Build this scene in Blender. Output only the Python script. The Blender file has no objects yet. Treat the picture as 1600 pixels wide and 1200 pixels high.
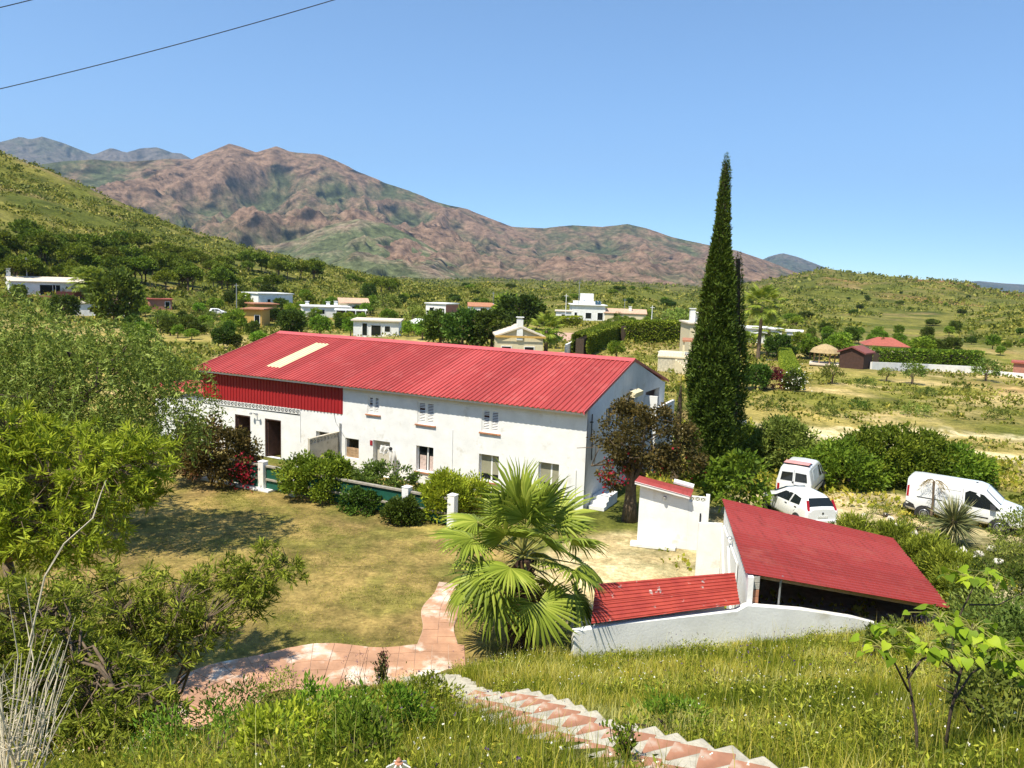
import bpy, math, random
import numpy as np
from mathutils import Matrix, Vector, Euler
random.seed(7)
rng = np.random.default_rng(7)
sc = bpy.context.scene
COL = sc.collection
R = math.radians

# ------------------------------------------------------------------ camera
HC = 10.4                                   # eye height above the lawn (m)
PITCH = math.atan(160 / 1200.0); ROLL = R(2.0)
_f = np.array([0, math.cos(PITCH), -math.sin(PITCH)])
_u = np.array([0, math.sin(PITCH), math.cos(PITCH)]); _r = np.array([1.0, 0, 0])
RIGHT = _r * math.cos(ROLL) + _u * math.sin(ROLL)
UP = _u * math.cos(ROLL) - _r * math.sin(ROLL)
cd = bpy.data.cameras.new('camera'); cam = bpy.data.objects.new('camera', cd); COL.objects.link(cam)
cd.sensor_fit = 'HORIZONTAL'; cd.sensor_width = 36.0; cd.lens = 27.0
cd.clip_start = 0.1; cd.clip_end = 60000
cam.matrix_world = Matrix(((RIGHT[0], UP[0], -_f[0], 0), (RIGHT[1], UP[1], -_f[1], 0), (RIGHT[2], UP[2], -_f[2], HC), (0, 0, 0, 1)))
sc.camera = cam

# ------------------------------------------------------------------ sky, sun, exposure
SUN_EL = R(61); SUN_AZ = R(219)             # azimuth clockwise from +Y
w = bpy.data.worlds.new('World'); sc.world = w; w.use_nodes = True
nt = w.node_tree
bg = nt.nodes['Background']; sky = nt.nodes.new('ShaderNodeTexSky'); sky.sky_type = 'NISHITA'
sky.sun_disc = False; sky.sun_elevation = SUN_EL; sky.sun_rotation = SUN_AZ
sky.altitude = 1500; sky.air_density = 0.8; sky.dust_density = 0.0; sky.ozone_density = 7.5
tn = nt.nodes.new('ShaderNodeMix'); tn.data_type = 'RGBA'; tn.blend_type = 'MULTIPLY'; tn.inputs[0].default_value = 1.0; tn.inputs[7].default_value = (0.99, 1.07, 1.0, 1)
nt.links.new(sky.outputs[0], tn.inputs[6]); nt.links.new(tn.outputs[2], bg.inputs[0]); bg.inputs[1].default_value = 0.145
sd = bpy.data.lights.new('sun', 'SUN'); sd.energy = 5.0; sd.angle = R(0.53); sd.color = (1.0, 0.925, 0.77)
sun = bpy.data.objects.new('sun', sd); COL.objects.link(sun)
S = Vector((math.sin(SUN_AZ) * math.cos(SUN_EL), math.cos(SUN_AZ) * math.cos(SUN_EL), math.sin(SUN_EL)))
sun.rotation_euler = S.to_track_quat('Z', 'Y').to_euler(); sun.location = (-30, -30, 60)
vs = sc.view_settings
vs.view_transform = 'Standard'; vs.look = 'None'; vs.gamma = 1.0; vs.use_curve_mapping = False
vs.exposure = 0.73
sc.cycles.volume_bounces = 0; sc.cycles.max_bounces = 7; sc.cycles.transparent_max_bounces = 8
sc.cycles.use_denoising = True

# ------------------------------------------------------------------ measuring helpers (photo point -> place)
def ray(px, py): return _f + RIGHT * (px - 800) / 1200.0 + UP * (600 - py) / 1200.0
def spot(px, py, z=0.0):
    d = ray(px, py); return np.array([0, 0, HC]) + d * ((z - HC) / d[2])
def at(px, py, y):
    d = ray(px, py); return np.array([0, 0, HC]) + d * (y / d[1])

# ------------------------------------------------------------------ noise
_T = rng.random((256, 256))
def vnoise(x, y):
    xi = np.floor(x).astype(int); yi = np.floor(y).astype(int)
    fx = x - xi; fy = y - yi
    fx = fx * fx * (3 - 2 * fx); fy = fy * fy * (3 - 2 * fy)
    a = _T[xi & 255, yi & 255]; b = _T[(xi + 1) & 255, yi & 255]; c = _T[xi & 255, (yi + 1) & 255]; d = _T[(xi + 1) & 255, (yi + 1) & 255]
    return (a * (1 - fx) + b * fx) * (1 - fy) + (c * (1 - fx) + d * fx) * fy
def fbm(x, y, o=4):
    s = 0; a = 0.5
    for i in range(o):
        s = s + a * vnoise(x + 17.3 * i, y - 9.1 * i); x = x * 2.03; y = y * 2.03; a *= 0.5
    return s / (1 - 0.5 ** o)
def ridged(x, y, o=4):
    s = 0; a = 0.5
    for i in range(o):
        s = s + a * (1 - np.abs(2 * vnoise(x + 31.7 * i, y + 11.9 * i) - 1)); x = x * 2.1; y = y * 2.1; a *= 0.5
    return s / (1 - 0.5 ** o)
def sstep(a, b, x):
    t = np.clip((x - a) / (b - a), 0, 1); return t * t * (3 - 2 * t)

# ------------------------------------------------------------------ mesh helpers
def M(name, V, F, attr=None, smooth=False, attrs=None):
    me = bpy.data.meshes.new(name)
    V = np.asarray(V, dtype=np.float64).reshape(-1, 3)
    if isinstance(F, np.ndarray):
        n, k = F.shape
        me.vertices.add(len(V)); me.vertices.foreach_set('co', V.ravel())
        me.loops.add(n * k); me.loops.foreach_set('vertex_index', F.ravel().astype(np.int32))
        me.polygons.add(n); me.polygons.foreach_set('loop_start', np.arange(0, n * k, k, dtype=np.int32))
        me.update(calc_edges=True)
    else:
        me.from_pydata([tuple(v) for v in V], [], F)
    if attr is not None:
        a = me.attributes.new('rnd', 'FLOAT', 'FACE'); a.data.foreach_set('value', np.asarray(attr, dtype=np.float32))
    for k_, (ty, dom, val) in (attrs or {}).items():
        a = me.attributes.new(k_, ty, dom)
        a.data.foreach_set('color' if 'COLOR' in ty else 'value', np.asarray(val, dtype=np.float32).ravel())
    if smooth: me.polygons.foreach_set('use_smooth', np.ones(len(me.polygons), dtype=bool))
    me.validate(); me.update()
    return me
def put(name, me, mat=None, parent=None, loc=(0, 0, 0), rot=(0, 0, 0), scale=None, label=None, cat=None, group=None, kind=None):
    o = bpy.data.objects.new(name, me); COL.objects.link(o)
    o.location = tuple(float(c) for c in loc); o.rotation_euler = tuple(float(c) for c in rot)
    if scale is not None: o.scale = (scale,) * 3 if np.isscalar(scale) else tuple(scale)
    if mat is not None and me is not None and not me.materials: me.materials.append(mat)
    if parent is not None: o.parent = parent
    tag(o, label, cat, group, kind); return o
def tag(o, label=None, cat=None, group=None, kind=None):
    if label: o['label'] = label
    if cat: o['category'] = cat
    if group: o['group'] = group
    if kind: o['kind'] = kind
    return o
def thing(name, loc, rz, label, cat, group=None):
    o = put(name, None, None, None, loc, (0, 0, rz), None, label, cat, group); o.empty_display_size = 0.2; return o
def dup(root, loc=None, rz=None, scale=None, label=None, group=None):
    r = root.copy(); COL.objects.link(r)
    if loc is not None: r.location = tuple(float(c) for c in loc)
    if rz is not None: r.rotation_euler = (root.rotation_euler[0], root.rotation_euler[1], rz)
    if scale is not None: r.scale = (scale,) * 3 if np.isscalar(scale) else tuple(scale)
    if label: r['label'] = label
    if group: r['group'] = group
    for ch in KIDS(root):
        c = ch.copy(); COL.objects.link(c); c.parent = r
        for g in KIDS(ch):
            d = g.copy(); COL.objects.link(d); d.parent = c
    return r
def KIDS(o): return [c for c in bpy.data.objects if c.parent is o]
class B:
    """collects simple solids into one mesh"""
    def __init__(s): s.V = []; s.F = []
    def add(s, V, F):
        n = len(s.V); s.V += [tuple(v) for v in V]; s.F += [tuple(i + n for i in f) for f in F]; return s
    def box(s, x0, x1, y0, y1, z0, z1):
        return s.add([(x0, y0, z0), (x1, y0, z0), (x1, y1, z0), (x0, y1, z0), (x0, y0, z1), (x1, y0, z1), (x1, y1, z1), (x0, y1, z1)],
                     [(0, 3, 2, 1), (4, 5, 6, 7), (0, 1, 5, 4), (1, 2, 6, 5), (2, 3, 7, 6), (3, 0, 4, 7)])
    def hexa(s, bot, top):
        return s.add(list(bot) + list(top), [(0, 3, 2, 1), (4, 5, 6, 7), (0, 1, 5, 4), (1, 2, 6, 5), (2, 3, 7, 6), (3, 0, 4, 7)])
    def prism(s, poly, a, axis, t):
        """poly in plane extruded by t along axis"""
        n = len(poly); V = []
        for k in (a, a + t):
            for p in poly:
                V.append((k, p[0], p[1]) if axis == 0 else (p[0], k, p[1]) if axis == 1 else (p[0], p[1], k))
        return s.add(V, [tuple(range(n))[::-1], tuple(range(n, 2 * n))] + [(i, (i + 1) % n, n + (i + 1) % n, n + i) for i in range(n)])
    def tube(s, pts, rad, k=6, cap=True):
        pts = [Vector(p) for p in pts]; n = len(pts)
        rad = [rad] * n if np.isscalar(rad) else rad
        V = []; up = Vector((0.13, 0.21, 0.97))
        for i, p in enumerate(pts):
            d = (pts[min(i + 1, n - 1)] - pts[max(i - 1, 0)]).normalized()
            a = d.cross(up)
            if a.length < 1e-3: a = d.cross(Vector((1, 0, 0)))
            a.normalize(); b = d.cross(a)
            for j in range(k):
                t = 2 * math.pi * j / k; V.append(p + (a * math.cos(t) + b * math.sin(t)) * rad[i])
        F = [(i * k + j, i * k + (j + 1) % k, (i + 1) * k + (j + 1) % k, (i + 1) * k + j) for i in range(n - 1) for j in range(k)]
        if cap: F += [tuple(range(k))[::-1], tuple(range((n - 1) * k, n * k))]
        return s.add(V, F)
    def lathe(s, prof, k=12, c=(0, 0, 0)):
        V = []; n = len(prof)
        for r_, z in prof:
            for j in range(k):
                t = 2 * math.pi * j / k; V.append((c[0] + r_ * math.cos(t), c[1] + r_ * math.sin(t), c[2] + z))
        F = [(i * k + j, i * k + (j + 1) % k, (i + 1) * k + (j + 1) % k, (i + 1) * k + j) for i in range(n - 1) for j in range(k)]
        F += [tuple(range(k))[::-1], tuple(range((n - 1) * k, n * k))]
        return s.add(V, F)
    def mesh(s, name, smooth=False): return M(name, s.V, s.F, smooth=smooth)
    def put(s, name, mat, parent=None, smooth=False, bevel=0, **k):
        o = put(name, s.mesh(name, smooth), mat, parent, **k)
        if bevel:
            m = o.modifiers.new('bevel', 'BEVEL'); m.width = bevel; m.segments = 2; m.limit_method = 'ANGLE'
        return o

# ------------------------------------------------------------------ materials
MATS = {}
def newmat(name):
    m = bpy.data.materials.new(name); m.use_nodes = True; n = m.node_tree; b = n.nodes['Principled BSDF']; MATS[name] = m
    return m, n, b
def nd(n, t, **k):
    x = n.nodes.new(t)
    for a, v in k.items(): setattr(x, a, v)
    return x
def noise(n, scale, detail=4, rough=0.6, vec=None):
    x = nd(n, 'ShaderNodeTexNoise'); x.inputs['Scale'].default_value = scale; x.inputs['Detail'].default_value = detail; x.inputs['Roughness'].default_value = rough
    if vec is not None: n.links.new(vec, x.inputs['Vector'])
    return x.outputs['Fac']
def ramp(n, fac, stops):
    x = nd(n, 'ShaderNodeValToRGB'); e = x.color_ramp.elements
    while len(e) < len(stops): e.new(0.5)
    for i, (p, c) in enumerate(stops):
        e[i].position = p; e[i].color = tuple(c) + (1,) if len(c) == 3 else c
    n.links.new(fac, x.inputs[0]); return x.outputs[0]
def mix(n, fac, a, b, mode='MIX'):
    x = nd(n, 'ShaderNodeMix', data_type='RGBA', blend_type=mode)
    if isinstance(fac, (int, float)): x.inputs[0].default_value = fac
    else: n.links.new(fac, x.inputs[0])
    for i, v in ((6, a), (7, b)):
        if isinstance(v, (tuple, list)): x.inputs[i].default_value = tuple(v) + (1,)
        else: n.links.new(v, x.inputs[i])
    return x.outputs[2]
def objcoord(n): return nd(n, 'ShaderNodeTexCoord').outputs['Object']
def bumpit(n, b, h, strength, dist=0.02):
    x = nd(n, 'ShaderNodeBump'); x.inputs['Strength'].default_value = strength; x.inputs['Distance'].default_value = dist
    n.links.new(h, x.inputs['Height']); n.links.new(x.outputs[0], b.inputs['Normal'])
def plain(name, col, rough=0.6, metal=0.0, var=0.12, scale=3.0, stain=None, bump=0.0, bscale=30, spec=0.4):
    """colour with soft mottling, optional stains (shape of their own) and fine relief"""
    m, n, b = newmat(name); v = objcoord(n)
    dark = tuple(c * (1 - var * 1.6) for c in col); lite = tuple(min(1, c * (1 + var)) for c in col)
    c = ramp(n, noise(n, scale, 5, 0.6, v), [(0.3, dark), (0.7, lite)])
    if stain:
        sc_, scale2, lo = stain
        f = ramp(n, noise(n, scale2, 6, 0.65, v), [(lo, (0, 0, 0)), (min(1, lo + 0.14), (1, 1, 1))]); c = mix(n, f, c, sc_)
    n.links.new(c, b.inputs['Base Color']); b.inputs['Roughness'].default_value = rough; b.inputs['Metallic'].default_value = metal
    b.inputs['Specular IOR Level'].default_value = spec
    if bump: bumpit(n, b, noise(n, bscale, 5, 0.6, v), bump)
    return m
def leafmat(name, stops, trans=0.35, rough=0.5, tint=0.0):
    m, n, b = newmat(name)
    a = nd(n, 'ShaderNodeAttribute', attribute_name='rnd')
    c = ramp(n, a.outputs['Fac'], stops)
    if tint:
        oi = nd(n, 'ShaderNodeObjectInfo'); hs = nd(n, 'ShaderNodeHueSaturation')
        mr = nd(n, 'ShaderNodeMapRange'); mr.inputs[3].default_value = 1 - tint; mr.inputs[4].default_value = 1 + tint
        n.links.new(oi.outputs['Random'], mr.inputs[0]); n.links.new(mr.outputs[0], hs.inputs['Value'])
        mr2 = nd(n, 'ShaderNodeMapRange'); mr2.inputs[3].default_value = 0.5 - tint * .09; mr2.inputs[4].default_value = 0.5 + tint * .06
        mu = nd(n, 'ShaderNodeMath', operation='FRACT'); mm = nd(n, 'ShaderNodeMath', operation='MULTIPLY'); mm.inputs[1].default_value = 7.31
        n.links.new(oi.outputs['Random'], mm.inputs[0]); n.links.new(mm.outputs[0], mu.inputs[0]); n.links.new(mu.outputs[0], mr2.inputs[0]); n.links.new(mr2.outputs[0], hs.inputs['Hue'])
        n.links.new(c, hs.inputs['Color']); c = hs.outputs[0]
    n.links.new(c, b.inputs['Base Color']); b.inputs['Roughness'].default_value = rough; b.inputs['Specular IOR Level'].default_value = 0.12
    t = nd(n, 'ShaderNodeBsdfTranslucent'); s = nd(n, 'ShaderNodeMixShader'); s.inputs[0].default_value = trans
    lum = mix(n, 1.0, c, (1.0, 1.0, 0.55), 'MULTIPLY')
    g = nd(n, 'ShaderNodeGamma'); g.inputs[1].default_value = 0.85; n.links.new(lum, g.inputs[0])
    n.links.new(g.outputs[0], t.inputs[0]); n.links.new(b.outputs[0], s.inputs[1]); n.links.new(t.outputs[0], s.inputs[2])
    n.links.new(s.outputs[0], n.nodes['Material Output'].inputs[0]); return m

# ------------------------------------------------------------------ terrain
TX = [-60, -14, -9, -7.5, -1.5, 1, 5.7, 11, 16, 60]; TY = [12.6, 12.8, 13.4, 14.6, 19.2, 20.3, 21.3, 23, 24, 27]
def skyline(pts):
    th = []; te = []
    for px, py in pts:
        d = ray(px, py); th.append(math.degrees(math.atan2(d[0], d[1]))); te.append(d[2] / math.hypot(d[0], d[1]))
    return np.array(th), np.array(te)
def layer(pts, RR, r0, pw=1.2): return skyline(pts) + (RR, r0, pw)
HILLS = [
    layer([(-900, 120), (-400, 140), (-150, 190), (0, 240), (60, 262), (150, 300), (250, 342), (330, 372), (420, 397), (500, 412), (560, 426), (640, 444), (720, 462), (800, 480)], 470, 165, 1.15),
    layer([(560, 480), (640, 464), (700, 454), (760, 444), (800, 447), (850, 459), (900, 454), (960, 447), (1010, 453), (1050, 463), (1120, 472), (1200, 492)], 430, 240, 0.9),
    layer([(1040, 492), (1100, 480), (1180, 471), (1240, 470), (1300, 484), (1380, 493), (1450, 502), (1520, 494), (1600, 480), (1760, 460)], 430, 200, 0.9),
    layer([(980, 470), (1080, 456), (1150, 449), (1220, 434), (1290, 420), (1345, 429), (1420, 434), (1500, 441), (1560, 456), (1650, 465), (1900, 470)], 950, 460, 1.0),
    layer([(200, 440), (420, 430), (560, 432), (660, 438), (760, 436), (860, 440), (960, 441), (1060, 446), (1200, 462)], 1300, 650, 1.0)]
def hill_h(x, y):
    r = np.hypot(x, y); th = np.degrees(np.arctan2(x, y))
    z = np.zeros_like(r)
    n1 = fbm(x / 90, y / 90, 4); n2 = ridged(x / 130 + 5, y / 130, 3)
    for k, (T, E, RR, r0, pw) in enumerate(HILLS):
        e = np.interp(th, T, E); RRn = RR * (1 + 0.10 * (fbm(th / 7 + k * 9, th * 0 + k, 3) - 0.5))
        zr = HC + e * RRn
        t = np.clip((r - r0) / (RRn - r0), 0, 1); back = np.clip((r - RRn) / RRn, 0, 1)
        p = (t ** pw) * (1 - 0.9 * sstep(0, 0.8, back))
        d = zr * p
        amp = np.clip(zr, 0, 60) * 0.42 * 4 * t * (1 - t) * (back <= 0)
        d = d + amp * (0.65 * n2 + 0.5 * n1 - 0.75)
        z = np.maximum(z, d)
    return z
def ground_h(x, y):
    x = np.asarray(x, float); y = np.asarray(y, float)
    toe = np.interp(x, TX, TY); zs = 8.8 * (1 - y / toe)
    zs = np.where(y < 0, 8.8 - 0.25 * y * 0.8, zs)
    zn = 0.5 * (zs + np.sqrt(zs * zs + 0.02)) - 0.01
    zn = zn + (fbm(x / 2.2, y / 2.2, 3) - 0.5) * 0.28 * np.clip(zs / 1.5, 0, 1)
    zn = np.minimum(zn, 30)
    r = np.hypot(x, y)
    flat = (fbm(x / 40 + 3, y / 40, 4) - 0.5) * 3.2 * sstep(55, 140, r) + (fbm(x / 6, y / 6, 3) - 0.5) * 0.5 * sstep(40, 60, r)
    return zn + flat + hill_h(x, y)
def gz(x, y): return float(ground_h(np.array([x]), np.array([y]))[0])
def hit(px, py, r1=1500):
    """where the sight line through a photo point meets the ground"""
    d = ray(px, py); d = d / np.linalg.norm(d); t = np.concatenate([np.arange(3, 60, 0.15), np.geomspace(60, r1, 1500)])
    P = np.array([0, 0, HC]) + d * t[:, None]; g = ground_h(P[:, 0], P[:, 1])
    i = np.argmax(P[:, 2] < g)
    if P[i, 2] >= g[i]: return None
    return np.array([P[i, 0], P[i, 1], g[i]])

# ------------------------------------------------------------------ ground sheet
def lerp(a, b, t): return a + (np.asarray(b) - a) * t[..., None]
def seg_d(x, y, pts):
    d = np.full(x.shape, 1e9)
    for (ax, ay), (bx, by) in zip(pts[:-1], pts[1:]):
        vx, vy = bx - ax, by - ay; t = np.clip(((x - ax) * vx + (y - ay) * vy) / (vx * vx + vy * vy), 0, 1)
        d = np.minimum(d, np.hypot(x - ax - t * vx, y - ay - t * vy))
    return d
HO = np.array([3.476, 34.409]); HA = R(-26); HXv = np.array([math.cos(HA), math.sin(HA)]); HYv = np.array([-math.sin(HA), math.cos(HA)])
def hw(x, y, z=0.0):
    """house-local -> world"""
    p = HO + HXv * x + HYv * y; return np.array([p[0], p[1], z])
def ground_col(x, y):
    r = np.hypot(x, y); n1 = fbm(x / 3.1, y / 3.1, 4); n2 = fbm(x / 11 + 7, y / 11, 4); n3 = fbm(x / 0.7, y / 0.7, 3)
    n4 = fbm(x / 45 + 2, y / 45 + 8, 5); n5 = fbm(x / 160 - 4, y / 160, 4)
    h = hill_h(x, y)
    c = np.zeros(x.shape + (3,)) + np.array([0.115, 0.125, 0.028])                                 # slope soil under grass
    c = lerp(c, [0.20, 0.17, 0.06], sstep(0.5, 0.68, n1))
    # open field and valley
    f = np.zeros_like(c) + np.array([0.30, 0.245, 0.085])
    f = lerp(f, [0.17, 0.17, 0.035], sstep(0.46, 0.62, n2)); f = lerp(f, [0.44, 0.34, 0.17], sstep(0.52, 0.68, fbm(x / 8 + 40, y / 5, 4)))
    f = lerp(f, [0.30, 0.19, 0.09], sstep(0.62, 0.75, fbm(x / 14 + 90, y / 9, 4)) * 0.7)
    sand = seg_d(x, y, [(10, 55), (19.4, 56.9), (26, 54.5), (31, 50.5), (37, 49), (60, 44)]); sand2 = seg_d(x, y, [(24, 58), (33, 58.5), (42, 57), (60, 60)])
    sm = np.maximum(sstep(3.6, 0.8, sand + (n1 - 0.5) * 6), sstep(2.6, 0.4, sand2 + (n1 - 0.5) * 6)) * sstep(0.36, 0.5, n3 * 0.5 + n1 * 0.5)
    f = lerp(f, [0.62, 0.52, 0.36], sm)
    # hills: scrub green against straw and pale earth
    g = np.zeros_like(c) + np.array([0.16, 0.175, 0.034])
    g = lerp(g, [0.25, 0.235, 0.06], sstep(0.45, 0.6, n4)); g = lerp(g, [0.115, 0.135, 0.026], sstep(0.54, 0.72, fbm(x / 23 + 60, y / 23, 5)))
    g = lerp(g, [0.33, 0.25, 0.12], sstep(0.60, 0.72, fbm(x / 30 + 20, y / 18 + 5, 5)) * 0.85)
    g = lerp(g, [0.42, 0.22, 0.11], sstep(0.66, 0.74, n5) * 0.8 * sstep(450, 700, r))
    g = g * (0.74 - 0.18 * sstep(500, 1200, r))[..., None]
    f = lerp(f, g, np.maximum(sstep(0.4, 3.0, h), sstep(150, 230, r)))
    c = lerp(c, f, sstep(40, 47, y + (n1 - 0.5) * 6))
    # lawn in front of the house
    hx = (x - HO[0]) * HXv[0] + (y - HO[1]) * HXv[1]; hy = (x - HO[0]) * HYv[0] + (y - HO[1]) * HYv[1]
    toe = np.interp(x, TX, TY)
    lawn = np.zeros_like(c) + np.array([0.30, 0.24, 0.085])
    lawn = lerp(lawn, [0.215, 0.21, 0.055], sstep(0.42, 0.68, fbm(x / 1.1 + 5, y / 1.1, 5)) * .8); lawn = lerp(lawn, [0.31, 0.225, 0.10], sstep(0.55, 0.7, fbm(x / 2.4, y / 2.4 + 50, 3)) * 0.6)
    lawn = lawn * np.array([.92, .85, .95]) * (.68 + .60 * fbm(x / .33 + 3, y / .33, 3))[..., None]
    lm = sstep(toe - 0.2, toe + 0.5, y) * sstep(1.5, 0.2, x + (n1 - 0.5) * 2.2) * sstep(42, 40, y) * sstep(-24, -20, x)
    c = lerp(c, lawn, lm)
    # pale gravel yard by the outhouse and the car park
    yard = np.zeros_like(c) + np.array([0.56, 0.455, 0.30])
    yard = lerp(yard, [0.42, 0.33, 0.20], sstep(0.45, 0.65, n3)); yard = lerp(yard, [0.27, 0.23, 0.09], sstep(0.60, 0.75, n1) * 0.7)
    ym = seg_d(x, y, [(3.5, 25), (5.0, 28.5), (9, 27.5), (11, 32), (15, 36.5), (19, 36.5), (25, 31)])
    ymk = sstep(3.6, 2.4, ym + (n1 - 0.5) * 2.2)
    c = lerp(c, yard, ymk * sstep(toe, toe + 0.8, y))
    walk = seg_d(x, y, [(15.5, 29.5), (17.2, 26.5), (20, 24)]); c = lerp(c, [0.5, 0.42, 0.29], sstep(1.6, 0.8, walk + (n1 - .5)))
    return np.clip(c, 0.005, 0.8)
th = np.concatenate([np.linspace(-180, -52, 60, endpoint=False), np.linspace(-52, 52, 400, endpoint=False), np.linspace(52, 180, 61)])
rr = np.concatenate([np.linspace(0.5, 8, 34, endpoint=False), np.geomspace(8, 70, 175, endpoint=False), np.geomspace(70, 1500, 180, endpoint=False), np.geomspace(1500, 16000, 24)])
TH, RR_ = np.meshgrid(np.radians(th), rr, indexing='ij')
gx = np.sin(TH) * RR_; gy = np.cos(TH) * RR_
gzv = ground_h(gx, gy); gzv = gzv - 40 * sstep(1700, 5000, RR_)
n_, m_ = gx.shape
I = np.arange(n_ * m_).reshape(n_, m_)
F = np.stack([I[:-1, :-1], I[:-1, 1:], I[1:, 1:], I[1:, :-1]], -1).reshape(-1, 4)[:, ::-1]
SANDM = None
gcol = ground_col(gx, gy); gcol = np.concatenate([gcol, np.ones(gcol.shape[:2] + (1,))], -1)
m, n, b = newmat('ground')
a = nd(n, 'ShaderNodeAttribute', attribute_name='soil'); v = objcoord(n)
fine = ramp(n, noise(n, 6.0, 6, 0.75, v), [(0.28, (0.55, 0.55, 0.55)), (0.72, (1.45, 1.45, 1.4))])
mid = ramp(n, noise(n, 0.22, 6, 0.7, v), [(0.3, (0.72, 0.74, 0.7)), (0.7, (1.25, 1.22, 1.2))])
big = ramp(n, noise(n, 0.055, 7, 0.75, v), [(0.36, (0.66, 0.70, 0.62)), (0.64, (1.32, 1.26, 1.2))]); speck = ramp(n, noise(n, 1.1, 5, 0.8, v), [(0.34, (0.5, 0.56, 0.46)), (0.6, (1.18, 1.17, 1.14))])
c_ = mix(n, 1.0, mix(n, 1.0, a.outputs['Color'], fine, 'MULTIPLY'), mid, 'MULTIPLY'); c_ = mix(n, 1.0, mix(n, 1.0, c_, big, 'MULTIPLY'), speck, 'MULTIPLY')
n.links.new(c_, b.inputs['Base Color']); b.inputs['Roughness'].default_value = 0.95; b.inputs['Specular IOR Level'].default_value = 0.1
bumpit(n, b, noise(n, 9, 6, 0.7, v), 0.5, 0.05)
put('ground', M('ground', np.stack([gx, gy, gzv], -1), F, smooth=True, attrs={'soil': ('FLOAT_COLOR', 'POINT', gcol)}), m, kind='structure')

# ------------------------------------------------------------------ mountains
def mountain(name, pts, RR, r0, th0, th1, na, nr, carve, scl, mat, low=-25, back=0.6, pw=1.25):
    T, E = skyline(pts); tt = np.linspace(th0, th1, na); q = np.linspace(0, 1 + back, nr)
    TT, Q = np.meshgrid(tt, q, indexing='ij'); rad = np.radians(TT)
    e = np.interp(TT, T, E)
    r = r0 + (RR - r0) * Q
    x = np.sin(rad) * r; y = np.cos(rad) * r
    wx = fbm(x / scl, y / scl, 3) * scl * 0.5; wy = fbm(x / scl + 9, y / scl + 4, 3) * scl * 0.5
    spur = ridged((x + wx) / scl, (y + wy) / (scl * 2.4), 5); spur2 = ridged((x + wx) / (scl * .33), (y + wy) / (scl * .42), 4)
    t = np.clip(Q, 0, 1); top = HC + e * RR - low
    p = t ** pw * np.where(Q > 1, 1 - 0.8 * (Q - 1) / back, 1)
    env = (1 - t ** 4) * np.clip(t * 5, 0, 1)
    z = low + top * p * (1 - carve * env * np.clip(1.75 - 2.1 * spur, 0, 1)) - top * 0.20 * env * (1 - spur2)
    z = z + top * 0.012 * (spur2 - 0.5) * (t > 0.8)
    z = np.where(Q < 0.02, low - 20, z)
    n_, m_ = x.shape; I = np.arange(n_ * m_).reshape(n_, m_)
    F = np.stack([I[:-1, :-1], I[:-1, 1:], I[1:, 1:], I[1:, :-1]], -1).reshape(-1, 4)[:, ::-1]
    hgt = np.clip(p * 0.42 + (spur - 0.62) * 1.3 + (spur2 - .6) * .8 + .25, -.2, 1.2)
    return put(name, M(name, np.stack([x, y, z], -1), F, smooth=True, attrs={'hgt': ('FLOAT', 'POINT', hgt)}), mat, kind='structure')
def rockmat(name, rock, rock2, green, bias):
    m, n, b = newmat(name); v = objcoord(n)
    at_ = nd(n, 'ShaderNodeAttribute', attribute_name='hgt')
    n1 = noise(n, 0.0026, 8, 0.7, v); n2 = noise(n, 0.013, 8, 0.78, v); n3 = noise(n, 0.032, 6, 0.85, v)
    rk = ramp(n, n3, [(0.36, tuple(c * .28 for c in rock)), (0.50, rock), (0.62, rock2)])
    gr = ramp(n, n3, [(0.36, tuple(c * .35 for c in green)), (0.52, green), (0.66, tuple(c * 1.8 for c in green))])
    f = at_.outputs['Fac']
    for w_, src in ((0.8, n1), (1.0, n2), (0.6, n3)):
        ad = nd(n, 'ShaderNodeMath', operation='MULTIPLY_ADD'); ad.inputs[1].default_value = w_; n.links.new(src, ad.inputs[0]); n.links.new(f, ad.inputs[2]); f = ad.outputs[0]
    mr = nd(n, 'ShaderNodeMapRange'); mr.inputs[1].default_value = bias - 0.22; mr.inputs[2].default_value = bias + 0.22; n.links.new(f, mr.inputs[0])
    n.links.new(mix(n, mr.outputs[0], gr, rk), b.inputs['Base Color']); b.inputs['Roughness'].default_value = 1.0; b.inputs['Specular IOR Level'].default_value = 0.05
    rn = nd(n, 'ShaderNodeTexNoise'); rn.noise_type = 'RIDGED_MULTIFRACTAL'; rn.normalize = True; rn.inputs['Scale'].default_value = .0085; rn.inputs['Detail'].default_value = 8; rn.inputs['Roughness'].default_value = .62; n.links.new(v, rn.inputs['Vector'])
    bumpit(n, b, rn.outputs['Fac'], 1.0, 130); return m
rock_red = rockmat('rock_red', (0.185, 0.118, 0.08), (0.29, 0.19, 0.13), (0.075, 0.088, 0.042), 1.76)
rock_blue = rockmat('rock_far', (0.13, 0.11, 0.10), (0.17, 0.145, 0.12), (0.065, 0.08, 0.05), 1.7)
mountain('mountain_range', [(-500, 250), (-200, 262), (0, 268), (60, 256), (100, 250), (150, 248), (200, 252), (260, 247), (300, 249), (330, 236), (358, 224), (380, 231), (400, 238), (432, 228), (452, 236), (500, 241), (525, 250), (560, 268), (600, 284), (640, 297), (680, 314), (730, 326), (765, 341), (800, 354), (850, 356), (895, 351), (940, 354), (980, 349), (1010, 356), (1050, 370), (1100, 381), (1150, 391), (1200, 408), (1240, 424), (1300, 440), (1400, 455), (1600, 470)],
         4300, 1350, -44, 27, 580, 240, 0.72, 480, rock_red)
rock_green = rockmat('rock_green', (0.24, 0.165, 0.115), (0.36, 0.28, 0.20), (0.10, 0.115, 0.052), 2.05)
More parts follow.
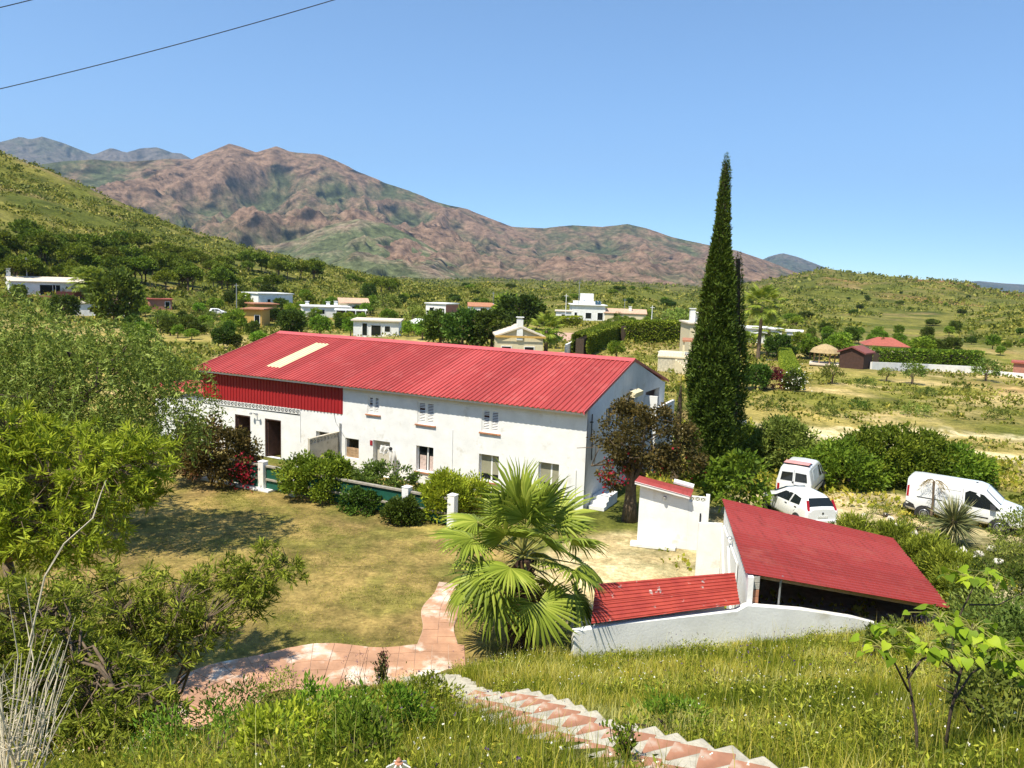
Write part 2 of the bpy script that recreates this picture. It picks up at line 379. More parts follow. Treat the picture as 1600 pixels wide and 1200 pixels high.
mountain('foothill_range', [(-300, 330), (0, 345), (200, 352), (300, 366), (380, 384), (430, 382), (470, 370), (510, 352), (560, 341), (600, 348), (640, 366), (690, 396), (740, 420), (790, 436), (860, 430), (920, 418), (980, 424), (1040, 436), (1120, 444), (1300, 462)],
         2700, 1250, -42, 20, 460, 130, 0.6, 300, rock_green, pw=1.1)
mountain('far_mountain', [(-700, 235), (-300, 225), (-100, 228), (0, 221), (32, 212), (47, 217), (66, 212), (100, 222), (146, 241), (174, 230), (196, 238), (222, 231), (246, 229), (270, 238), (284, 239), (300, 248), (360, 275), (500, 330), (800, 400), (1100, 430), (1180, 412), (1200, 401), (1222, 395), (1246, 401), (1285, 416), (1340, 436), (1420, 450), (1600, 465)],
         8600, 5600, -46, 33, 320, 60, 0.5, 1500, rock_blue, low=-30)
mountain('far_range', [(1000, 470), (1380, 458), (1450, 450), (1490, 440), (1530, 437), (1570, 441), (1600, 443), (1680, 446), (1800, 440), (2200, 450)],
         11500, 9500, 6, 50, 120, 24, 0.4, 2000, rock_blue, low=-30)
# ------------------------------------------------------------------ air
m = bpy.data.materials.new('haze'); m.use_nodes = True; n = m.node_tree; n.nodes.remove(n.nodes['Principled BSDF'])
pv = nd(n, 'ShaderNodeVolumePrincipled'); pv.inputs['Color'].default_value = (0.52, 0.74, 1.0, 1); pv.inputs['Density'].default_value = 5.6e-5; pv.inputs['Anisotropy'].default_value = 0.2
n.links.new(pv.outputs[0], n.nodes['Material Output'].inputs['Volume'])
HAZE = B().box(-16500, 16500, -16500, 16500, -90, 2600).put('haze', m, kind='stuff')

# ------------------------------------------------------------------ building materials
white_wall = plain('whitewash', (0.80, 0.80, 0.785), 0.9, var=0.07, scale=1.3, stain=((0.60, 0.57, 0.50), 1.1, 0.58), bump=0.35, bscale=14, spec=0.2)
old_wall = plain('old_plaster', (0.55, 0.50, 0.40), 0.95, var=0.15, scale=2.2, stain=((0.26, 0.22, 0.16), 2.6, 0.56), bump=0.5, bscale=12)
white_paint = plain('white_paint', (0.80, 0.80, 0.78), 0.55, var=0.04, scale=3)
def roofmat(name, col, streak, fade):
    """painted sheet: each sheet its own fade, streaks of dirt running down the slope, paler worn spots"""
    m, n, b = newmat(name); v = objcoord(n); oi = nd(n, 'ShaderNodeObjectInfo')
    mp = nd(n, 'ShaderNodeMapping'); mp.inputs['Scale'].default_value = (9.0, 0.55, 1.0); n.links.new(v, mp.inputs[0])
    ofs = nd(n, 'ShaderNodeVectorMath', operation='SCALE'); cb = nd(n, 'ShaderNodeCombineXYZ'); n.links.new(oi.outputs['Random'], cb.inputs[0]); n.links.new(oi.outputs['Random'], cb.inputs[1]); n.links.new(cb.outputs[0], ofs.inputs[0]); ofs.inputs['Scale'].default_value = 40
    ad = nd(n, 'ShaderNodeVectorMath', operation='ADD'); n.links.new(mp.outputs[0], ad.inputs[0]); n.links.new(ofs.outputs[0], ad.inputs[1])
    ad2 = nd(n, 'ShaderNodeVectorMath', operation='ADD'); n.links.new(v, ad2.inputs[0]); n.links.new(ofs.outputs[0], ad2.inputs[1])
    base = ramp(n, oi.outputs['Random'], [(0.0, tuple(c * .84 for c in col)), (0.5, col), (1.0, tuple(min(1, c * 1.13 + .012) for c in col))])
    f1 = ramp(n, noise(n, 1.0, 5, .6, ad.outputs[0]), [(0.50, (0, 0, 0)), (0.72, (.75, .75, .75))]); c = mix(n, f1, base, streak)
    f2 = ramp(n, noise(n, .9, 5, .65, ad2.outputs[0]), [(0.54, (0, 0, 0)), (0.72, (.8, .8, .8))]); c = mix(n, f2, c, fade)
    n.links.new(c, b.inputs['Base Color']); b.inputs['Roughness'].default_value = .55; b.inputs['Specular IOR Level'].default_value = .22
    bumpit(n, b, noise(n, 1.6, 3, .5, ad2.outputs[0]), .25, .03); return m
roof_red = roofmat('roof_red', (0.41, 0.062, 0.056), (0.24, 0.044, 0.040), (0.44, 0.105, 0.092))
ridge_red = plain('ridge_red', (0.52, 0.10, 0.10), 0.5, var=0.06, scale=0.8)
clad_red = plain('cladding_red', (0.34, 0.017, 0.022), 0.45, var=0.06, scale=1.2)
shed_red = roofmat('shed_roof_red', (0.30, 0.042, 0.037), (0.19, 0.034, 0.028), (0.33, 0.075, 0.06))
def rustmat():
    m, n, b = newmat('peeling_red_tin'); v = objcoord(n)
    base = ramp(n, noise(n, 2.0, 5, 0.6, v), [(0.3, (0.27, 0.026, 0.018)), (0.7, (0.40, 0.055, 0.032))])
    f = ramp(n, noise(n, 3.6, 7, 0.72, v), [(0.62, (0, 0, 0)), (0.645, (1, 1, 1))])
    pl = ramp(n, noise(n, 3.0, 3, 0.5, v), [(0.45, (0.30, 0.28, 0.26)), (0.6, (0.62, 0.52, 0.46))])
    n.links.new(mix(n, f, base, pl), b.inputs['Base Color']); b.inputs['Roughness'].default_value = 0.55; return m
tin_red = rustmat()
cream = plain('cream_plastic', (0.78, 0.68, 0.43), 0.5, var=0.05, scale=1.0)
terra = plain('terracotta', (0.46, 0.21, 0.12), 0.85, var=0.18, scale=2.5)
brown_frame = plain('brown_wood_frame', (0.075, 0.034, 0.024), 0.7, var=0.2, scale=6)
raw_wood = plain('raw_wood', (0.42, 0.28, 0.16), 0.8, var=0.25, scale=5)
grey_wood = plain('grey_rail', (0.33, 0.30, 0.25), 0.85, var=0.18, scale=6)
green_mesh = plain('green_canvas', (0.006, 0.085, 0.055), 0.75, var=0.2, scale=2)
grey_metal = plain('grey_metal', (0.42, 0.43, 0.44), 0.45, 0.6, var=0.1)
black_plastic = plain('black_plastic', (0.012, 0.012, 0.013), 0.55, var=0.1)
concrete = plain('concrete', (0.50, 0.47, 0.41), 0.95, var=0.16, scale=4, stain=((0.25, 0.23, 0.18), 6, 0.60), bump=0.6, bscale=20)
inside = plain('room_plaster', (0.50, 0.46, 0.38), 0.95, var=0.1)
curtain_m = plain('pink_curtain', (0.60, 0.47, 0.42), 0.9, var=0.2, scale=9)
blind_m = plain('olive_blind', (0.30, 0.29, 0.20), 0.9, var=.1)
cloth_m = plain('white_cloth', (0.74, 0.72, 0.68), 0.95, var=0.08, scale=6)
sign_red = plain('red_plate', (0.30, 0.02, 0.03), 0.5)
def glassmat(name, col, rough=0.04):
    m, n, b = newmat(name); b.inputs['Base Color'].default_value = col + (1,); b.inputs['Roughness'].default_value = rough; b.inputs['Specular IOR Level'].default_value = 0.45; return m
dark_glass = glassmat('dark_glass', (0.012, 0.016, 0.018))
blue_glass = glassmat('blue_glass', (0.03, 0.075, 0.11))

# ------------------------------------------------------------------ corrugated sheets
def trap(pitch, h, ribw=0.30):
    """one trapezoid rib per pitch, as (offset, height) points"""
    return [(0, 0), (pitch * (0.5 - ribw / 2) - pitch * .06, 0), (pitch * (0.5 - ribw / 2), h), (pitch * (0.5 + ribw / 2), h), (pitch * (0.5 + ribw / 2) + pitch * .06, 0)]
def sheet_mesh(name, width, length, pitch, h, sine=False, t=0.006):
    pts = []; k = max(1, round(width / pitch)); pitch = width / k
    for i in range(k):
        if sine: pts += [(i * pitch + pitch * j / 6, h * 0.5 * (1 - math.cos(2 * math.pi * j / 6))) for j in range(6)]
        else: pts += [(i * pitch + a_, b_) for a_, b_ in trap(pitch, h)]
    pts.append((width, 0))
    V = [(x, y, z) for y in (0, length) for x, z in pts]; n_ = len(pts)
    V += [(x, y, z - t) for y in (0, length) for x, z in pts]; q = 2 * n_
    F = [(i, i + 1, n_ + i + 1, n_ + i) for i in range(n_ - 1)] + [(q + i + 1, q + i, q + n_ + i, q + n_ + i + 1) for i in range(n_ - 1)]
    F += [(i + 1, i, q + i, q + i + 1) for i in range(n_ - 1)] + [(n_ + i, n_ + i + 1, q + n_ + i + 1, q + n_ + i) for i in range(n_ - 1)]
    return M(name, V, F)
def wall_mesh(L, H, T, holes, top=None):
    """wall in xz, x 0..L, thickness 0..T along +y, rectangular openings (x0,x1,z0,z1); top(x) optional roof line"""
    xs = sorted({0, L} | {h[0] for h in holes} | {h[1] for h in holes} | ({top[0]} if top else set())); zs = sorted({0, H} | {h[2] for h in holes} | {h[3] for h in holes})
    b = B(); solid = lambda cx, cz: not any(h[0] < cx < h[1] and h[2] < cz < h[3] for h in holes)
    for y, fl in ((0, False), (T, True)):
        for i in range(len(xs) - 1):
            for j in range(len(zs) - 1):
                if solid((xs[i] + xs[i + 1]) / 2, (zs[j] + zs[j + 1]) / 2):
                    q = [(xs[i], y, zs[j]), (xs[i + 1], y, zs[j]), (xs[i + 1], y, zs[j + 1]), (xs[i], y, zs[j + 1])]
                    b.add(q[::-1] if fl else q, [(0, 1, 2, 3)])
        if top:
            q = [(0, y, H), (L, y, H), (top[0], y, top[1])]; b.add(q[::-1] if fl else q, [(0, 1, 2)])
    for x0, x1, z0, z1 in holes:
        b.add([(x0, 0, z0), (x0, T, z0), (x0, T, z1), (x0, 0, z1)], [(3, 2, 1, 0)]); b.add([(x1, 0, z0), (x1, T, z0), (x1, T, z1), (x1, 0, z1)], [(0, 1, 2, 3)])
        b.add([(x0, 0, z1), (x1, 0, z1), (x1, T, z1), (x0, T, z1)], [(0, 1, 2, 3)]); b.add([(x0, 0, z0), (x1, 0, z0), (x1, T, z0), (x0, T, z0)], [(3, 2, 1, 0)])
    b.add([(0, 0, 0), (0, T, 0), (0, T, H), (0, 0, H)], [(3, 2, 1, 0)]); b.add([(L, 0, 0), (L, T, 0), (L, T, H), (L, 0, H)], [(0, 1, 2, 3)])
    return b
def lattice(b, x0, z0, s, y0, y1, bar=0.025):
    """one pierced screen block: frame, cross and diagonals"""
    b.box(x0, x0 + s, y0, y1, z0, z0 + bar); b.box(x0, x0 + s, y0, y1, z0 + s - bar, z0 + s)
    b.box(x0, x0 + bar, y0, y1, z0 + bar, z0 + s - bar); b.box(x0 + s - bar, x0 + s, y0, y1, z0 + bar, z0 + s - bar)
    m_ = 0.012; c = bar * 0.6
    for sx in (1, -1):
        p = [(x0 + s / 2 - sx * (s / 2 - bar), z0 + bar), (x0 + s / 2 + sx * (s / 2 - bar), z0 + s - bar)]
        b.add([(p[0][0] - c, y0 + m_, p[0][1]), (p[0][0] + c, y0 + m_, p[0][1]), (p[1][0] + c, y0 + m_, p[1][1]), (p[1][0] - c, y0 + m_, p[1][1]),
               (p[0][0] - c, y1 - m_, p[0][1]), (p[0][0] + c, y1 - m_, p[0][1]), (p[1][0] + c, y1 - m_, p[1][1]), (p[1][0] - c, y1 - m_, p[1][1])],
              [(0, 1, 2, 3), (7, 6, 5, 4), (0, 4, 5, 1), (1, 5, 6, 2), (2, 6, 7, 3), (3, 7, 4, 0)]); m_ += 0.003

# ------------------------------------------------------------------ the long house
H = thing('farmhouse', (HO[0], HO[1], 0), HA, 'long white two-storey house with red metal roof behind the lawn', 'house')
L_ = 24.2; HW = 13.0; EZ = 4.7
sl = 1.85 / 7.25                                              # roof slope
d1 = (-21.7, -20.5, 0, 2.22); d2 = (-19.4, -18.2, 0, 2.22); opn = (-15.7, -14.35, 0.9, 1.93); w0 = (-13.7, -12.8, 0.72, 1.8); dr = (-11.87, -10.8, 0.0, 1.9)
lw = [(-9.18, -8.15, 0.62, 1.95), (-5.53, -4.43, 0.66, 2.0), (-2.33, -1.28, 0.68, 2.03)]
uw = [(-12.25, -11.5, 3.26, 4.22), (-9.15, -8.13, 3.08, 4.25), (-5.44, -4.48, 3.1, 4.25)]
fh = [(a_ + L_, b_ + L_, c_, e_) for a_, b_, c_, e_ in [d1, d2, opn, w0, dr] + lw + uw]
wall_mesh(L_, EZ, 0.35, fh).put('wall', white_wall, H, loc=(-L_, 0, 0))
gh = [(4.1, 7.7, 3.3, 5.05), (2.6, 3.9, 3.5, 4.45), (9.2, 12.1, 3.3, 4.5)]
gw = wall_mesh(HW, EZ, 0.3, [h for h in gh if h[3] <= EZ] + [(4.1, 7.7, 3.3, EZ)], top=(6.75, 6.47))
gw.put('wall', white_wall, H, loc=(0, 0.003, 0), rot=(0, 0, R(90)))
wall_mesh(HW, EZ, 0.3, [], top=(6.75, 6.47)).put('wall', white_wall, H, loc=(-L_ + 0.3, 0.003, 0), rot=(0, 0, R(90)))
wall_mesh(L_, EZ, 0.3, []).put('wall', white_wall, H, loc=(-L_, HW, 0))
b = B().box(-L_ + .3, -.3, .35, HW, 2.55, 2.7); b.put('floor', inside, H)
b = B().box(-L_ + .3, -.3, 3.2, 3.35, 0, 2.55); b.put('partition', inside, H)
# roof sheets, front and back, two rib spacings as laid
Lr = math.hypot(7.25, 1.85); ang = math.atan2(1.85, 7.25)
narrow = sheet_mesh('roof_sheet', 1.066, Lr, 0.2665, 0.045); wide = sheet_mesh('roof_sheet', 1.15, Lr, 0.383, 0.05)
low_p = sheet_mesh('roof_sheet', 1.066, 1.52, 0.2665, 0.045); top_p = sheet_mesh('roof_sheet', 1.066, Lr - 1.52 - 4.42, 0.2665, 0.045); lite = sheet_mesh('skylight', 1.066, 4.46, 0.2665, 0.045)
x = -24.5; k = 0
while x < 0.1:
    wd = 1.066; me = narrow
    if x + wd > 0.3: break
    jz = random.uniform(0, 0.006)
    if abs(x + 0.533 - (-19.5)) < 0.54:
        c_, s_ = math.cos(ang), math.sin(ang)
        put('roof_sheet', low_p, roof_red, H, (x, -0.5, 4.66 + jz), (ang, 0, 0)); put('skylight', lite, cream, H, (x, -0.5 + 1.5 * c_, 4.672 + jz + 1.5 * s_), (ang, 0, 0), label='cream translucent skylight sheet in red roof')
        put('roof_sheet', top_p, roof_red, H, (x, -0.5 + 5.94 * c_, 4.66 + jz + 5.94 * s_), (ang, 0, 0))
    else: put('roof_sheet', me, roof_red, H, (x, -0.5, 4.66 + jz), (ang, 0, 0))
    put('roof_sheet', me, roof_red, H, (x + wd, 14.0, 4.66 + jz), (ang, 0, math.pi))
    x += wd; k += 1
XR = x
B().prism([(6.35, 6.455), (6.75, 6.585), (7.15, 6.455), (7.15, 6.475), (6.75, 6.615), (6.35, 6.475)], -24.54, 0, XR + 24.58).put('ridge_cap', ridge_red, H)
for xv in (-24.54, XR - 0.02):
    for s_ in (0, 1):
        y0, y1 = (-0.52, 6.75) if s_ == 0 else (14.02, 6.75)
        B().hexa([(xv, y0, 4.60), (xv + .05, y0, 4.60), (xv + .05, y1, 6.45), (xv, y1, 6.45)], [(xv, y0, 4.74), (xv + .05, y0, 4.74), (xv + .05, y1, 6.59), (xv, y1, 6.59)]).put('verge_trim', ridge_red, H)
B().box(-24.2, 0.0, -0.36, -0.30, 4.53, 4.63).put('eaves_beam', white_paint, H)
# red cladding under the eaves
cs = sheet_mesh('cladding_sheet', 1.15, 1.62, 0.23, 0.035)
for i in range(9): put('cladding_sheet', cs, clad_red, H, (-24.22 + i * 1.15, -0.012 - 0.002 * (i % 2), 2.95 + i * 0.012), (R(90), 0, 0))
# pierced block band
b = B(); i = 0; xb = -24.15
while xb < -17.0: lattice(b, xb, 2.655 + i * 0.003, 0.27, -0.05, -0.006, 0.022); xb += 0.272; i += 1
b.put('pierced_block_band', white_paint, H)
B().box(-24.15, -16.8, -0.005, -0.002, 2.66, 2.95).put('band_backing', black_plastic, H)
def jamb(x0, x1, z0, z1, y, t, mat, name='frame', parent=H, sill=True):
    b = B().box(x0, x0 + t, y, y + .07, z0, z1).box(x1 - t, x1, y, y + .07, z0, z1).box(x0 + t, x1 - t, y, y + .07, z1 - t, z1)
    if sill: b.box(x0 + t, x1 - t, y, y + .07, z0, z0 + t)
    return b.put(name, mat, parent)
for d_ in (d1, d2):
    f = B().box(d_[0], d_[1], .3, .34, 0, .02).put('door', brown_frame, H)
    jamb(*d_, 0.02, 0.07, brown_frame, 'door_frame', f, False)
    B().hexa([(d_[0] + .08, .12, .03), (d_[0] + .14, .12, .03), (d_[0] + .42, .95, .03), (d_[0] + .36, .95, .03)], [(d_[0] + .08, .12, 2.1), (d_[0] + .14, .12, 2.1), (d_[0] + .42, .95, 2.1), (d_[0] + .36, .95, 2.1)]).put('door_leaf', brown_frame, f)
B().box(-19.3, -18.3, 2.6, 2.66, 0.9, 1.75).put('inner_board', cream, H)
# opening with weathered screen wall before it
sw = thing('screen_wall', hw(-14.15, -0.02), HA, 'short weathered beige wall with pierced top row jutting from house front', 'wall')
wall_b = B().box(-0.07, 0.07, -2.35, 0, 0, 1.78); wall_b.put('wall', old_wall, sw)
b = B(); 
for i in range(9): lattice(b, -2.35 + i * .26, 1.785, .26, -0.06, 0.06, 0.03)
b.put('pierced_blocks', old_wall, sw, rot=(0, 0, R(90)))
B().box(-0.08, 0.08, -2.35, 0, 2.047, 2.09).put('coping', old_wall, sw)
jamb(*opn, 0.12, 0.05, white_paint, 'window_frame')
# boarded window
f = B().box(w0[0], w0[1], .1, .13, w0[2], w0[2] + .56).put('window', raw_wood, H)
for i in range(4): B().box(w0[0] + .03, w0[1] - .03, .07, .098, w0[2] + .02 + i * .135, w0[2] + .145 + i * .135).put('plank', raw_wood, f)
jamb(*w0, 0.05, 0.035, white_paint, 'frame', f)
# recessed doorway
B().box(dr[0], dr[1], .3, .345, 0, dr[3]).put('door', plain('cream_door', (0.52, 0.49, 0.42), 0.7, var=0.06), H)
B().box(-12.06, -11.9, -.03, -.004, 1.6, 1.86).put('number_plate', sign_red, H)
# shuttered upper windows
for x0, x1, z0, z1 in uw:
    f = B().box(x0, x1, .10, .12, z0, z1).put('window', brown_frame, H)  # dark brown backing, paints the shade seen between the slats
    jamb(x0, x1, z0, z1, 0.03, 0.045, white_paint, 'frame', f)
    mid_ = (x0 + x1) / 2
    for a_, c_ in ((x0 + .05, mid_ - .035), (mid_ + .035, x1 - .05)):
        b = B().box(a_, a_ + .05, .05, .085, z0 + .05, z1 - .05).box(c_ - .05, c_, .05, .085, z0 + .05, z1 - .05).box(a_ + .05, c_ - .05, .05, .085, z0 + .05, z0 + .11).box(a_ + .05, c_ - .05, .05, .085, z1 - .11, z1 - .05)
        zz = z0 + .13
        while zz < z1 - .14:
            if not (a_ < mid_ - .1 and abs(zz - (z1 - .42)) < .03):
                b.add([(a_ + .05, .052, zz), (c_ - .05, .052, zz), (c_ - .05, .084, zz + .034), (a_ + .05, .084, zz + .034), (a_ + .05, .058, zz - .006), (c_ - .05, .058, zz - .006), (c_ - .05, .09, zz + .028), (a_ + .05, .09, zz + .028)], [(0, 1, 2, 3), (7, 6, 5, 4), (0, 4, 5, 1), (2, 6, 7, 3)])
            zz += 0.078
        b.put('shutter', white_paint, f)
    B().box(mid_ - .034, mid_ + .034, .035, .09, z0 + .045, z1 - .045).put('mullion', white_paint, f)
    B().box(x0 - .1, x1 + .1, -.09, .03, z0 - .075, z0 - .005).put('sill', terra, f, bevel=.01)
# lower windows
for k, (x0, x1, z0, z1) in enumerate(lw):
    f = B().box(x0 + .03, x1 - .03, .21, .22, z0 + .03, z1 - .03).put('window', dark_glass, H)
    jamb(x0, x1, z0, z1, 0.18, 0.05, white_paint, 'frame', f); mid_ = (x0 + x1) / 2 + .08
    B().box(mid_ - .04, mid_ + .04, .185, .245, z0 + .05, z1 - .05).put('mullion', white_paint, f)
    if k: B().box(x0 + .06, x1 - .06, .198, .206, z0 + .35, z1 - .06).put('blind', blind_m, f)
    for a_, c_ in ((x0 + .12, mid_ - .1), (mid_ + .1, x1 - .1)) if not k else ():
        V = []; nn = 14
        for j in range(nn + 1):
            t = j / nn; V += [(a_ + (c_ - a_) * t, .203 - .004 * math.sin(j * 2.4), z0 + .06), (a_ + (c_ - a_) * t, .203 - .004 * math.sin(j * 2.4), z0 + (z1 - z0) * .62)]
        put('curtain', M('curtain', V, [(2 * j, 2 * j + 2, 2 * j + 3, 2 * j + 1) for j in range(nn)]), curtain_m, f)
    B().box(x0 - .08, x1 + .08, -.07, .17, z0 - .07, z0 - .004).put('sill', terra, f, bevel=.01)
# gable end: glazing, loggia opening, side pipes
for a_, c_, z0, z1 in ((4.1, 7.7, 3.3, EZ), (2.6, 3.9, 3.5, 4.45)):
    g = B().box(-.2, -.18, a_, c_, z0, z1).put('window', dark_glass, H); k = 4 if c_ - a_ > 2 else 2
    b = B().box(-.24, -.14, a_, c_, z1 - .06, z1 - .001).box(-.24, -.14, a_, c_, z0 + .001, z0 + .06)
    for j in range(k + 1):
        yy = a_ + (c_ - a_ - .06) * j / k; b.box(-.24, -.14, yy, yy + .06, z0 + .06, z1 - .06)
    b.put('frame', white_paint, g)
B().box(0.003, .75, 9.0, 9.15, 0, 4.35).put('balcony_wall', white_wall, H); B().box(.6, .75, 9.15, 12.9, 0, 3.7).put('balcony_wall', white_wall, H)
B().box(0.003, .597, 9.153, 12.9, 3.15, 3.27).put('balcony_floor', white_wall, H)
b = B().tube([(.07, .45, 4.5), (.07, .45, 3.4), (.07, .62, 3.35), (.07, .62, 2.3)], .025); b.box(.0, .12, .4, .52, 4.1, 4.14).box(.0, .12, .4, .68, 3.3, 3.34); b.put('drain_pipe', black_plastic, H)
b = B().tube([(.02, 6.2, 5.0), (.4, 6.1, 5.05)], .03); b.put('lamp_arm', grey_metal, H)
fl = B().hexa([(.35, 5.2, 4.75), (.6, 5.2, 4.72), (.6, 6.6, 4.72), (.35, 6.6, 4.75)], [(.35, 5.2, 5.05), (.62, 5.2, 4.95), (.62, 6.6, 4.95), (.35, 6.6, 5.05)]).put('floodlight', cream, H)
b = B().tube([(.05, 3.2, 4.3), (.35, 3.2, 4.4), (.35, 3.2, 4.95)], .02); b.tube([(.35, 2.9, 4.7), (.35, 3.5, 4.7)], .012); b.put('aerial', grey_metal, H)
B().tube([(-14.03, -.05, 0), (-14.0, -.05, 2.55)], .055, 8).put('grey_pipe', grey_metal, H)
B().tube([(-14.45, -.03, 3.02), (-14.3, -.04, 2.55), (-14.03, -.08, 2.3), (-13.75, -.02, 1.85)], .012, 5).put('cable', grey_metal, H)
B().tube([(-16.8, -.02, 2.9), (-16.78, -.02, 1.2)], .018, 5).put('cable', white_paint, H)
B().tube([(-7.05, -.02, 3.0), (-7.03, -.02, .8)], .022, 5).put('downpipe', white_paint, H)
B().tube([(-.42, -.03, 1.9), (-.42, -.03, .3)], .03, 6).put('downpipe', white_paint, H)
l = B().tube([(-20.0, -.01, 2.45), (-20.0, -.22, 2.45)], .03).put('wall_lamp', grey_metal, H)
for s_ in (-.22, .22): B().lathe([(.02, .06), (.07, .04), (.09, -.05), (.05, -.06)], 8, (-20 + s_, -.25, 2.45)).put('lamp_shade', grey_metal, l)
B().tube([(-20.25, -.24, 2.49), (-19.75, -.24, 2.49)], .015).put('bracket', grey_metal, l)
# low wing at the left with its own red roof
W = thing('low_wing', hw(-24.25, 0.4), HA, 'low white lean-to with red sheet roof at the left end of the long house', 'outbuilding')
wall_mesh(4.6, 2.35, .25, []).put('wall', white_wall, W, loc=(-4.6, 0, 0)); B().box(-4.6, -4.35, .25, 6, 0, 2.35).put('wall', white_wall, W)
B().prism([(-4.6, 2.35), (0, 2.35), (0, 3.0)], 0.004, 1, .24).put('wall', white_wall, W)
ws = sheet_mesh('roof_sheet', 1.0, 4.9, .25, .04)
for i in range(6): put('roof_sheet', ws, roof_red, W, (-0.02, -.25 + i, 3.1), (0, R(-8), R(90)))
b = B()
for i in range(5):
    for j in range(4): lattice(b, -3.3 + i * .27, .95 + j * .27, .27, -.05, -.006)
b.put('pierced_blocks', white_paint, W); B().box(-3.3, -1.95, -.0055, -.002, .95, 2.03).put('backing', grey_metal, W)
# steps against the gable
st = thing('side_steps', hw(0.05, 1.2), HA, 'small white steps against the shaded gable end of the house', 'steps')
for i in range(3): B().box(0.0, .8, -.7 + i * .3, 1.2, i * .17, i * .17 + .168).put('step', white_wall, st)
# cloth hung beside the doorway
cl = thing('hanging_cloth', hw(-10.55, -.02, 0), HA, 'crumpled white cloth hanging from a bracket beside the doorway', 'cloth')
B().tube([(-.55, 0, 1.72), (-.3, -.25, 1.62), (.05, -.3, 1.55)], .018).put('bracket', grey_metal, cl)
def drape(x0, x1, z1, zlen, y, seed):
    V = []; n_, m_ = 14, 12; rs = random.Random(seed)
    ph = rs.random() * 6
    for i in range(n_ + 1):
        for j in range(m_ + 1):
            t = i / n_; s_ = j / m_; nar = 1 - .45 * abs(s_ - .35)
            V.append((x0 + (x1 - x0) * (.5 + (t - .5) * nar) + .04 * math.sin(s_ * 5 + ph), y + .07 * math.sin(t * 14 + ph + s_ * 2) * (.4 + s_), z1 - zlen * s_ * (1 - .25 * abs(math.sin(t * 5 + ph)))))
    F = [(i * (m_ + 1) + j, (i + 1) * (m_ + 1) + j, (i + 1) * (m_ + 1) + j + 1, i * (m_ + 1) + j + 1) for i in range(n_) for j in range(m_)]
    return M('cloth', V, F, smooth=True)
for a_ in ((-.75, -.1, 1.75, .55, -.25, 1), (-.15, .3, 1.62, 1.05, -.3, 2)):
    o = put('cloth', drape(*a_), cloth_m, cl); mo = o.modifiers.new('s', 'SOLIDIFY'); mo.thickness = .012
B().lathe([(.02, 0), (.1, .03), (.09, .12), (.03, .16)], 8, (.02, -.3, 1.58)).put('hook_cap', black_plastic, cl)

# ------------------------------------------------------------------ garden fence before the house
FN = thing('garden_fence', hw(-12.4, -5.2), HA, 'green canvas fence with white posts and grey rails along the lawn', 'fence')
def loc_h(px, py): p = spot(px, py, 0)[:2] - HO; return p @ HXv + 12.4, p @ HYv + 5.2
fx0, fy0 = loc_h(409, 766)
posts = [fx0 - 3.4, fx0, fx0 + 1.95, fx0 + 8.3, fx0 + 10.6]
for i, xp in enumerate(posts):
    p = B().box(xp - .17, xp + .17, -.17, .17, 0, 1.42).put('post', white_wall, FN, bevel=.02); B().add([(xp - .19, -.19, 1.42), (xp + .19, -.19, 1.42), (xp + .19, .19, 1.42), (xp - .19, .19, 1.42), (xp, 0, 1.5)], [(0, 1, 4), (1, 2, 4), (2, 3, 4), (3, 0, 4), (3, 2, 1, 0)]).put('cap', white_wall, p)
for i in range(4):
    a_, c_ = posts[i] + .172, posts[i + 1] - .172
    B().box(a_, c_, .03, .05, .1, 1.14).put('canvas_panel', green_mesh, FN)
    for z in (.5, 1.15): B().box(a_, c_, -.05, .1, z, z + .1).put('rail', grey_wood, FN, bevel=.012)
B().box(posts[0] - .5, posts[1] + .6, -.3, .2, -.02, .1).put('plinth', white_wall, FN, bevel=.03)
tp = []
for i in range(9):
    for j in range(5): tp.append((fx0 + 2.3 + i * .25, .25 + j * .35, 1.0 + .09 * i - .06 * j * j * .3 + .05 * math.sin(i * 1.7 + j)))
o = put('green_tarp', M('green_tarp', tp, [(i * 5 + j, (i + 1) * 5 + j, (i + 1) * 5 + j + 1, i * 5 + j + 1) for i in range(8) for j in range(4)], smooth=True), green_mesh, None, hw(-12.4, -5.2), (0, 0, HA), label='dark green tarpaulin draped behind the fence beside the screen wall', cat='tarpaulin')
o.modifiers.new('s', 'SOLIDIFY').thickness = .01

# ------------------------------------------------------------------ outhouse with pierced blocks
ox, oy = 5.3, 30.13; oa = math.atan2(29.5 - 30.13, 7.96 - 5.3)
OH = thing('outhouse', (ox, oy, 0), oa, 'small white outhouse with red roof beneath the dark leaved tree', 'outhouse')
wall_mesh(1.95, 2.2, .2, []).put('wall', white_wall, OH); B().prism([(0, 2.2), (1.95, 2.2), (0, 2.6)], .003, 1, .19).put('wall', white_wall, OH)
B().box(1.953, 2.6, 0.003, .197, 0, 1.98).put('wall', white_wall, OH); B().box(2.6, 2.74, -.02, .22, 0, 2.3).put('pier', white_wall, OH)
b = B()
for i in range(3): lattice(b, 1.72 + .235 + i * .215 - .0, 1.985, .212, .04, .16, .024)
b.put('pierced_blocks', white_paint, OH)
B().box(0.003, .2, .203, .9, 0, 2.4).put('wall', white_wall, OH); B().box(1.75, 1.95, .203, .9, 0, 2.05).put('wall', white_wall, OH); B().box(.203, 1.747, .7, .9, 0, 2.05).put('wall', white_wall, OH)
OHROOF = True
B().box(-.25, 1.55, -.42, -.003, 0, .16).put('plinth', white_wall, OH, bevel=.03)
B().tube([(2.42, -.03, .05), (2.42, -.03, 1.55)], .03, 6).put('pipe', black_plastic, OH)
B().lathe([(.01, 0), (.08, .02), (.08, .12), (.03, .16)], 8, (1.0, -.12, 1.98)).put('lamp', grey_metal, OH)
